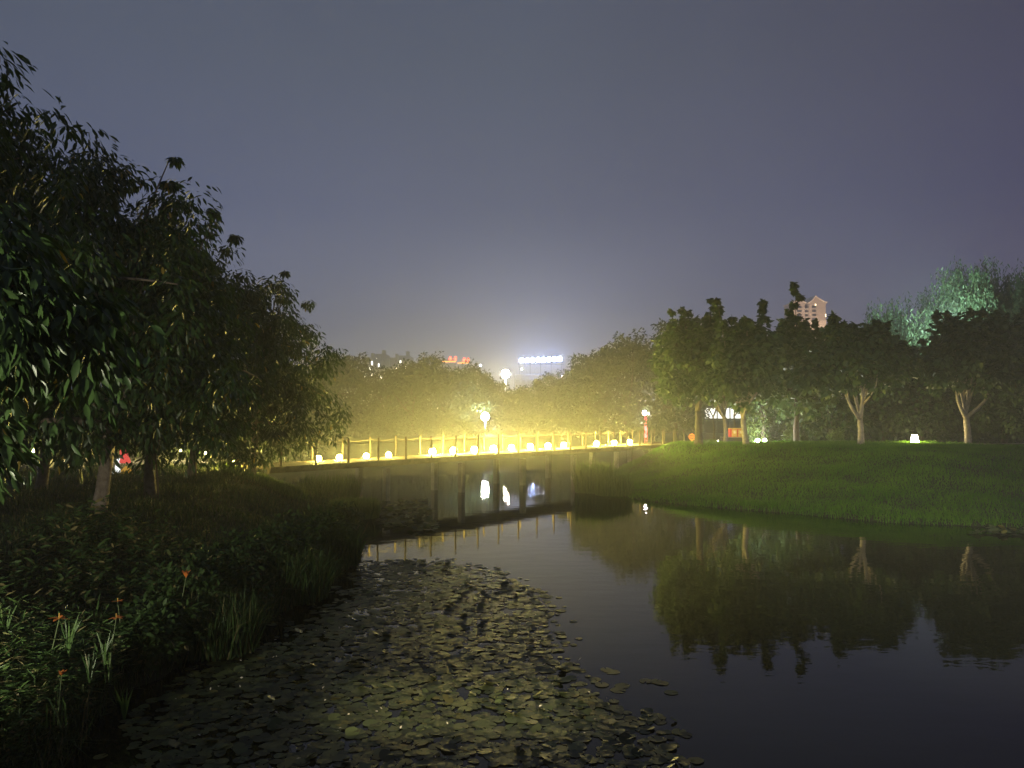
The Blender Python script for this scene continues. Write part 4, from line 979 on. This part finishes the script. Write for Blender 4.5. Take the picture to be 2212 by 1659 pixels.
def spiky(px, py, D, h, label, seed, n=9):
    c = P(px, py, D); r = np.random.default_rng(seed); root = empty('spiky_plant', (c[0], D, c[2] - h), label, 'plant', 'spear leaved plants on the left bank')
    for k in range(n):
        a_ = r.uniform(0, 6.28); l = r.uniform(.25, .75); q = h * r.uniform(.7, 1.1); w = .0075
        dx, dy = math.cos(a_) * l * q * .5, math.sin(a_) * l * q * .5
        V = np.array([(-w, 0, 0), (w, 0, 0), (dx * .4 + w * 1.3, dy * .4, q * .55), (dx * .4 - w * 1.3, dy * .4, q * .55), (dx, dy, q)])
        me = mesh_tris('leaf', V, np.array([(0, 1, 2), (0, 2, 3), (3, 2, 4)]), np.full(5, r.random() * .9)); link('leaf', me, M['under'], root)
spiky(150, 1330, 7.3, .35, 'bright spear leaf tuft right of the largest orange lily', 511)
spiky(228, 1365, 7.2, .30, 'pale spear leaf tuft at the right edge of the lit plants', 512, 6)
spiky(195, 1405, 6.9, .28, 'small spear leaf tuft low in the lit plants', 513, 7)
spiky(270, 1480, 6.4, .28, 'spear leaf tuft by the water at the lower left', 514, 7)
spiky(12, 1300, 7.6, .35, 'spear leaf tuft at the left picture edge', 515, 7)
spiky(205, 1270, 9.0, .5, 'thin pale plume grass above the dark bank', 516, 5)

# ------------------------------------------------------------------ lily pads
def pad_mesh(k, curl):
    n = 14; r = np.random.default_rng(900 + k); V = [(0, 0, .0)]
    for i in range(n + 1):
        a_ = .18 + (2 * math.pi - .36) * i / n; q = 1 + r.normal() * .035
        V.append((math.cos(a_) * q, math.sin(a_) * q * .93, curl * (.5 + .5 * math.cos(a_ * 2 + k)) + r.normal() * .008))
    m_ = [(0, i + 1, i + 2) for i in range(n)]
    return np.array(V), np.array(m_)
PADS = [pad_mesh(k, c) for k, c in enumerate((.0, .02, .05, .18))]
pme = []
for k, (V, F_) in enumerate(PADS):
    for j in range(3):
        me = mesh_tris('lily_pad', V, F_, np.full(len(V), (.1, .4, .72)[j])); me.materials.append(M['pad']); pme.append(me)
r = np.random.default_rng(77)
# outline of the floating mat, from the near water outward
MAT = np.array([GP(px, py)[:2] for px, py in ((300, 1700), (285, 1560), (430, 1440), (610, 1390), (700, 1320), (760, 1255), (800, 1216), (900, 1207), (1010, 1222), (1105, 1248), (1180, 1290), (1195, 1345), (1190, 1425), (1205, 1470), (1290, 1512), (1385, 1565), (1480, 1610), (1500, 1700))])
def inside(poly, X, Y):
    ins = np.zeros(X.shape, bool)
    for i in range(len(poly)):
        ax, ay = poly[i]; bx, by = poly[(i + 1) % len(poly)]
        ins ^= ((ay > Y) != (by > Y)) & (X < (bx - ax) * (Y - ay) / (by - ay + 1e-12) + ax)
    return ins
lo_, hi_ = MAT.min(0), MAT.max(0)
n = 11500; X = r.uniform(lo_[0] - .1, hi_[0] + .1, n); Y = r.uniform(lo_[1] - .1, hi_[1], n)
jx, jy = .12 * np.sin(Y * 5 + X * 3) + r.normal(size=n) * .16, .18 * np.sin(X * 6) + r.normal(size=n) * .22
k = inside(MAT, X + jx, Y + jy) & (pond_sd(X, Y) < -.05)
nz = np.sin(X * 3.1 + Y * 1.7 + 1.3 * np.sin(Y * 2.3)) * np.sin(Y * 4.1 - X * 2.2 + np.sin(X * 5)) + .5 * np.sin(X * 9 + Y * 4) * np.sin(Y * 11 - X * 3)
k &= nz + r.normal(size=n) * .35 > np.where(Y > 11.5, -.75, -1.0)
X, Y = X[k], Y[k]
rad = .036 + .044 * r.random(len(X)) ** 1.4; zz = r.uniform(.003, .011, len(X)); tl = np.abs(r.normal(size=len(X))) * .032; az = r.uniform(0, 6.28, len(X)); kind_ = r.choice(12, len(X), p=np.array([3, 3, 1.2, 3, 3, 1.2, 2, 2, .6, .8, .5, .2]) / 20.5)
tl = np.where(r.random(len(X)) < .02, tl + .5, tl)
# the ones that show largest: nearest, inside the frame and lit
fx = (X / Y) * 1659 + 1106; fy = 900 + 3 / Y * 1659
score = Y + np.where((fx < 560) | (fx > 1520) | (fy > 1650), 50, 0)
score = np.where((fy > 1430) & (fy < 1585) & (fx > 600), score - 3, score)
sel = np.argsort(score)[:270]
lit = np.zeros(len(X), bool); lit[sel] = True
for i in sel:
    o = bpy.data.objects.new('lily_pad', pme[kind_[i]]); COL.objects.link(o); o.location = (X[i], Y[i], zz[i] + rad[i] * math.sin(tl[i]) * .8); o.scale = (rad[i],) * 3
    o.rotation_euler = (tl[i], 0, az[i])
    tag(o, 'round lily pad in the crowded near part of the floating mat', 'lily pad', 'lily pads crowded in the near mat')
def pads_joined(X, Y, rad, zz, tl, az, kd, name, label):
    Vs, Fs, Ts = [], [], []; b0 = 0
    for q in range(4):
        m_ = np.where(kd // 3 == q)[0]
        if not len(m_): continue
        V, F_ = PADS[q]; ca, sa = np.cos(az[m_]), np.sin(az[m_]); ct, st = np.cos(tl[m_]), np.sin(tl[m_])
        y1 = V[None, :, 1] * ct[:, None] - V[None, :, 2] * st[:, None]; z1 = V[None, :, 1] * st[:, None] + V[None, :, 2] * ct[:, None]; x1 = np.repeat(V[None, :, 0], len(m_), 0)
        xx = (x1 * ca[:, None] - y1 * sa[:, None]) * rad[m_, None] + X[m_, None]; yy = (x1 * sa[:, None] + y1 * ca[:, None]) * rad[m_, None] + Y[m_, None]
        z_ = z1 * rad[m_, None] + (zz[m_] + rad[m_] * np.sin(tl[m_]) * .8)[:, None]
        Vs.append(np.stack([xx, yy, z_], 2).reshape(-1, 3)); Fs.append((F_[None] + (np.arange(len(m_)) * len(V) + b0)[:, None, None]).reshape(-1, 3)); Ts.append(np.repeat(r.random(len(m_)) * .99, len(V))); b0 += len(m_) * len(V)
    o = link(name, mesh_tris(name, np.concatenate(Vs), np.concatenate(Fs), np.concatenate(Ts)), M['pad']); tag(o, label, 'lily pads', kind='stuff')
q = ~lit
pads_joined(X[q], Y[q], rad[q], zz[q], tl[q], az[q], kind_[q], 'lily_pad_mat', 'wide mat of small lily pads covering the near pond')
# loose pads drifting right of the mat
LOOSE = [(1252, 1450), (1310, 1447), (1322, 1452), (1285, 1468), (1345, 1482), (1235, 1497), (1262, 1493), (1335, 1492), (1418, 1473), (1428, 1476), (1395, 1472), (1450, 1497), (1300, 1480), (1215, 1470)]
for i, (px, py) in enumerate(LOOSE):
    c = GP(px, py); o = bpy.data.objects.new('lily_pad', pme[i % 3]); COL.objects.link(o); o.location = (c[0], c[1],   .003 + .0004 * i); s_ = random.uniform(.075, .10); o.scale = (s_,) * 3; o.rotation_euler = (.02, 0, i * 1.7)
    tag(o, 'flat lily pad drifting loose on open water right of the mat', 'lily pad', 'loose pads right of the mat')
# two farther patches
def patch(poly, n, name, label, rr):
    A = np.array([GP(px, py)[:2] for px, py in poly]); lo_, hi_ = A.min(0), A.max(0); X = r.uniform(lo_[0], hi_[0], n); Y = r.uniform(lo_[1], hi_[1], n); k = inside(A, X, Y) & (np.sin(X * 5 + Y * 2) * np.sin(Y * 3) > -.35); X, Y = X[k], Y[k]; m = len(X)
    pads_joined(X, Y, r.uniform(rr[0], rr[1], m), r.uniform(.01, .05, m), np.abs(r.normal(size=m)) * .35, r.uniform(0, 6.28, m), r.choice(12, m), name, label)
patch(((812, 1096), (850, 1085), (920, 1080), (935, 1105), (930, 1118), (950, 1140), (930, 1150), (860, 1150), (815, 1135)), 700, 'far_lily_pads', 'glinting lily pads in a patch beyond the left grass tip', (.07, .12))
patch(((2085, 1150), (2130, 1142), (2230, 1140), (2230, 1158), (2120, 1160)), 250, 'right_lily_pads', 'floating leaves by the right shore', (.06, .10))
# pale fallen petals on the mat
m = 160; sx = r.choice(len(X), m); px_ = X[sx] + r.normal(size=m) * .05; py_ = Y[sx] + r.normal(size=m) * .05
pv, pf, ptt = place_leaves(np.stack([px_, py_, np.full(m, .05)], 1), np.stack([r.normal(size=m), r.normal(size=m), r.uniform(0, .8, m)], 1), np.array([0, 0, 1.0]) + r.normal(size=(m, 3)) * .5, r.uniform(.02, .045, m), LEAF_MID, r.random(m))
tag(link('fallen_petals', mesh_tris('fallen_petals', pv, pf, ptt), M['palep']), 'pale fallen petals and leaf bits scattered on the pads', 'petals', kind='stuff')

# ------------------------------------------------------------------ haze
hm = bpy.data.materials.new('haze'); hm.use_nodes = True; n_ = hm.node_tree; n_.nodes.clear()
ho = n_.nodes.new('ShaderNodeOutputMaterial'); pv_ = n_.nodes.new('ShaderNodeVolumePrincipled')
pv_.inputs['Color'].default_value = (.95, .95, .95, 1); pv_.inputs['Density'].default_value = HAZE; pv_.inputs['Anisotropy'].default_value = HAZE_G
n_.links.new(pv_.outputs[0], ho.inputs['Volume'])
hb = MB().box((0, 225, 31.0), (560, 550, 68)).build('haze', hm); tag(hb, kind='stuff')

# veil added round the bridge to imitate lens glare, thinning out towards its edges
mm = bpy.data.materials.new('glare_mist'); mm.use_nodes = True; n_ = mm.node_tree; n_.nodes.clear()
mo_ = n_.nodes.new('ShaderNodeOutputMaterial'); pv2 = n_.nodes.new('ShaderNodeVolumePrincipled')
pv2.inputs['Color'].default_value = (.95, .95, .95, 1); pv2.inputs['Anisotropy'].default_value = .5
tx = n_.nodes.new('ShaderNodeTexCoord'); ln_ = n_.nodes.new('ShaderNodeVectorMath'); ln_.operation = 'LENGTH'
mr2 = n_.nodes.new('ShaderNodeMapRange'); mr2.interpolation_type = 'SMOOTHSTEP'
mr2.inputs['From Min'].default_value = 1.0; mr2.inputs['From Max'].default_value = .05; mr2.inputs['To Min'].default_value = 0; mr2.inputs['To Max'].default_value = GLARE_MIST
n_.links.new(tx.outputs['Object'], ln_.inputs[0]); n_.links.new(ln_.outputs['Value'], mr2.inputs['Value']); n_.links.new(mr2.outputs[0], pv2.inputs['Density'])
n_.links.new(pv2.outputs[0], mo_.inputs['Volume'])
mb = MB(); prof = []
for k in range(13):
    t = -math.pi / 2 + math.pi * k / 12; prof.append((math.cos(t), math.sin(t)))
mb.lathe((0, 0, 0), prof, 40); mo = mb.build('glare_mist', mm, None, True)
mo.location = (-.6, 29.0, 1.0); mo.scale = (17, 19, 8.5); mo.rotation_euler = (0, 0, -.5)
tag(mo, 'thin veil added over the pond to imitate lamp glare round the bridge', 'glare_mist', kind='stuff')
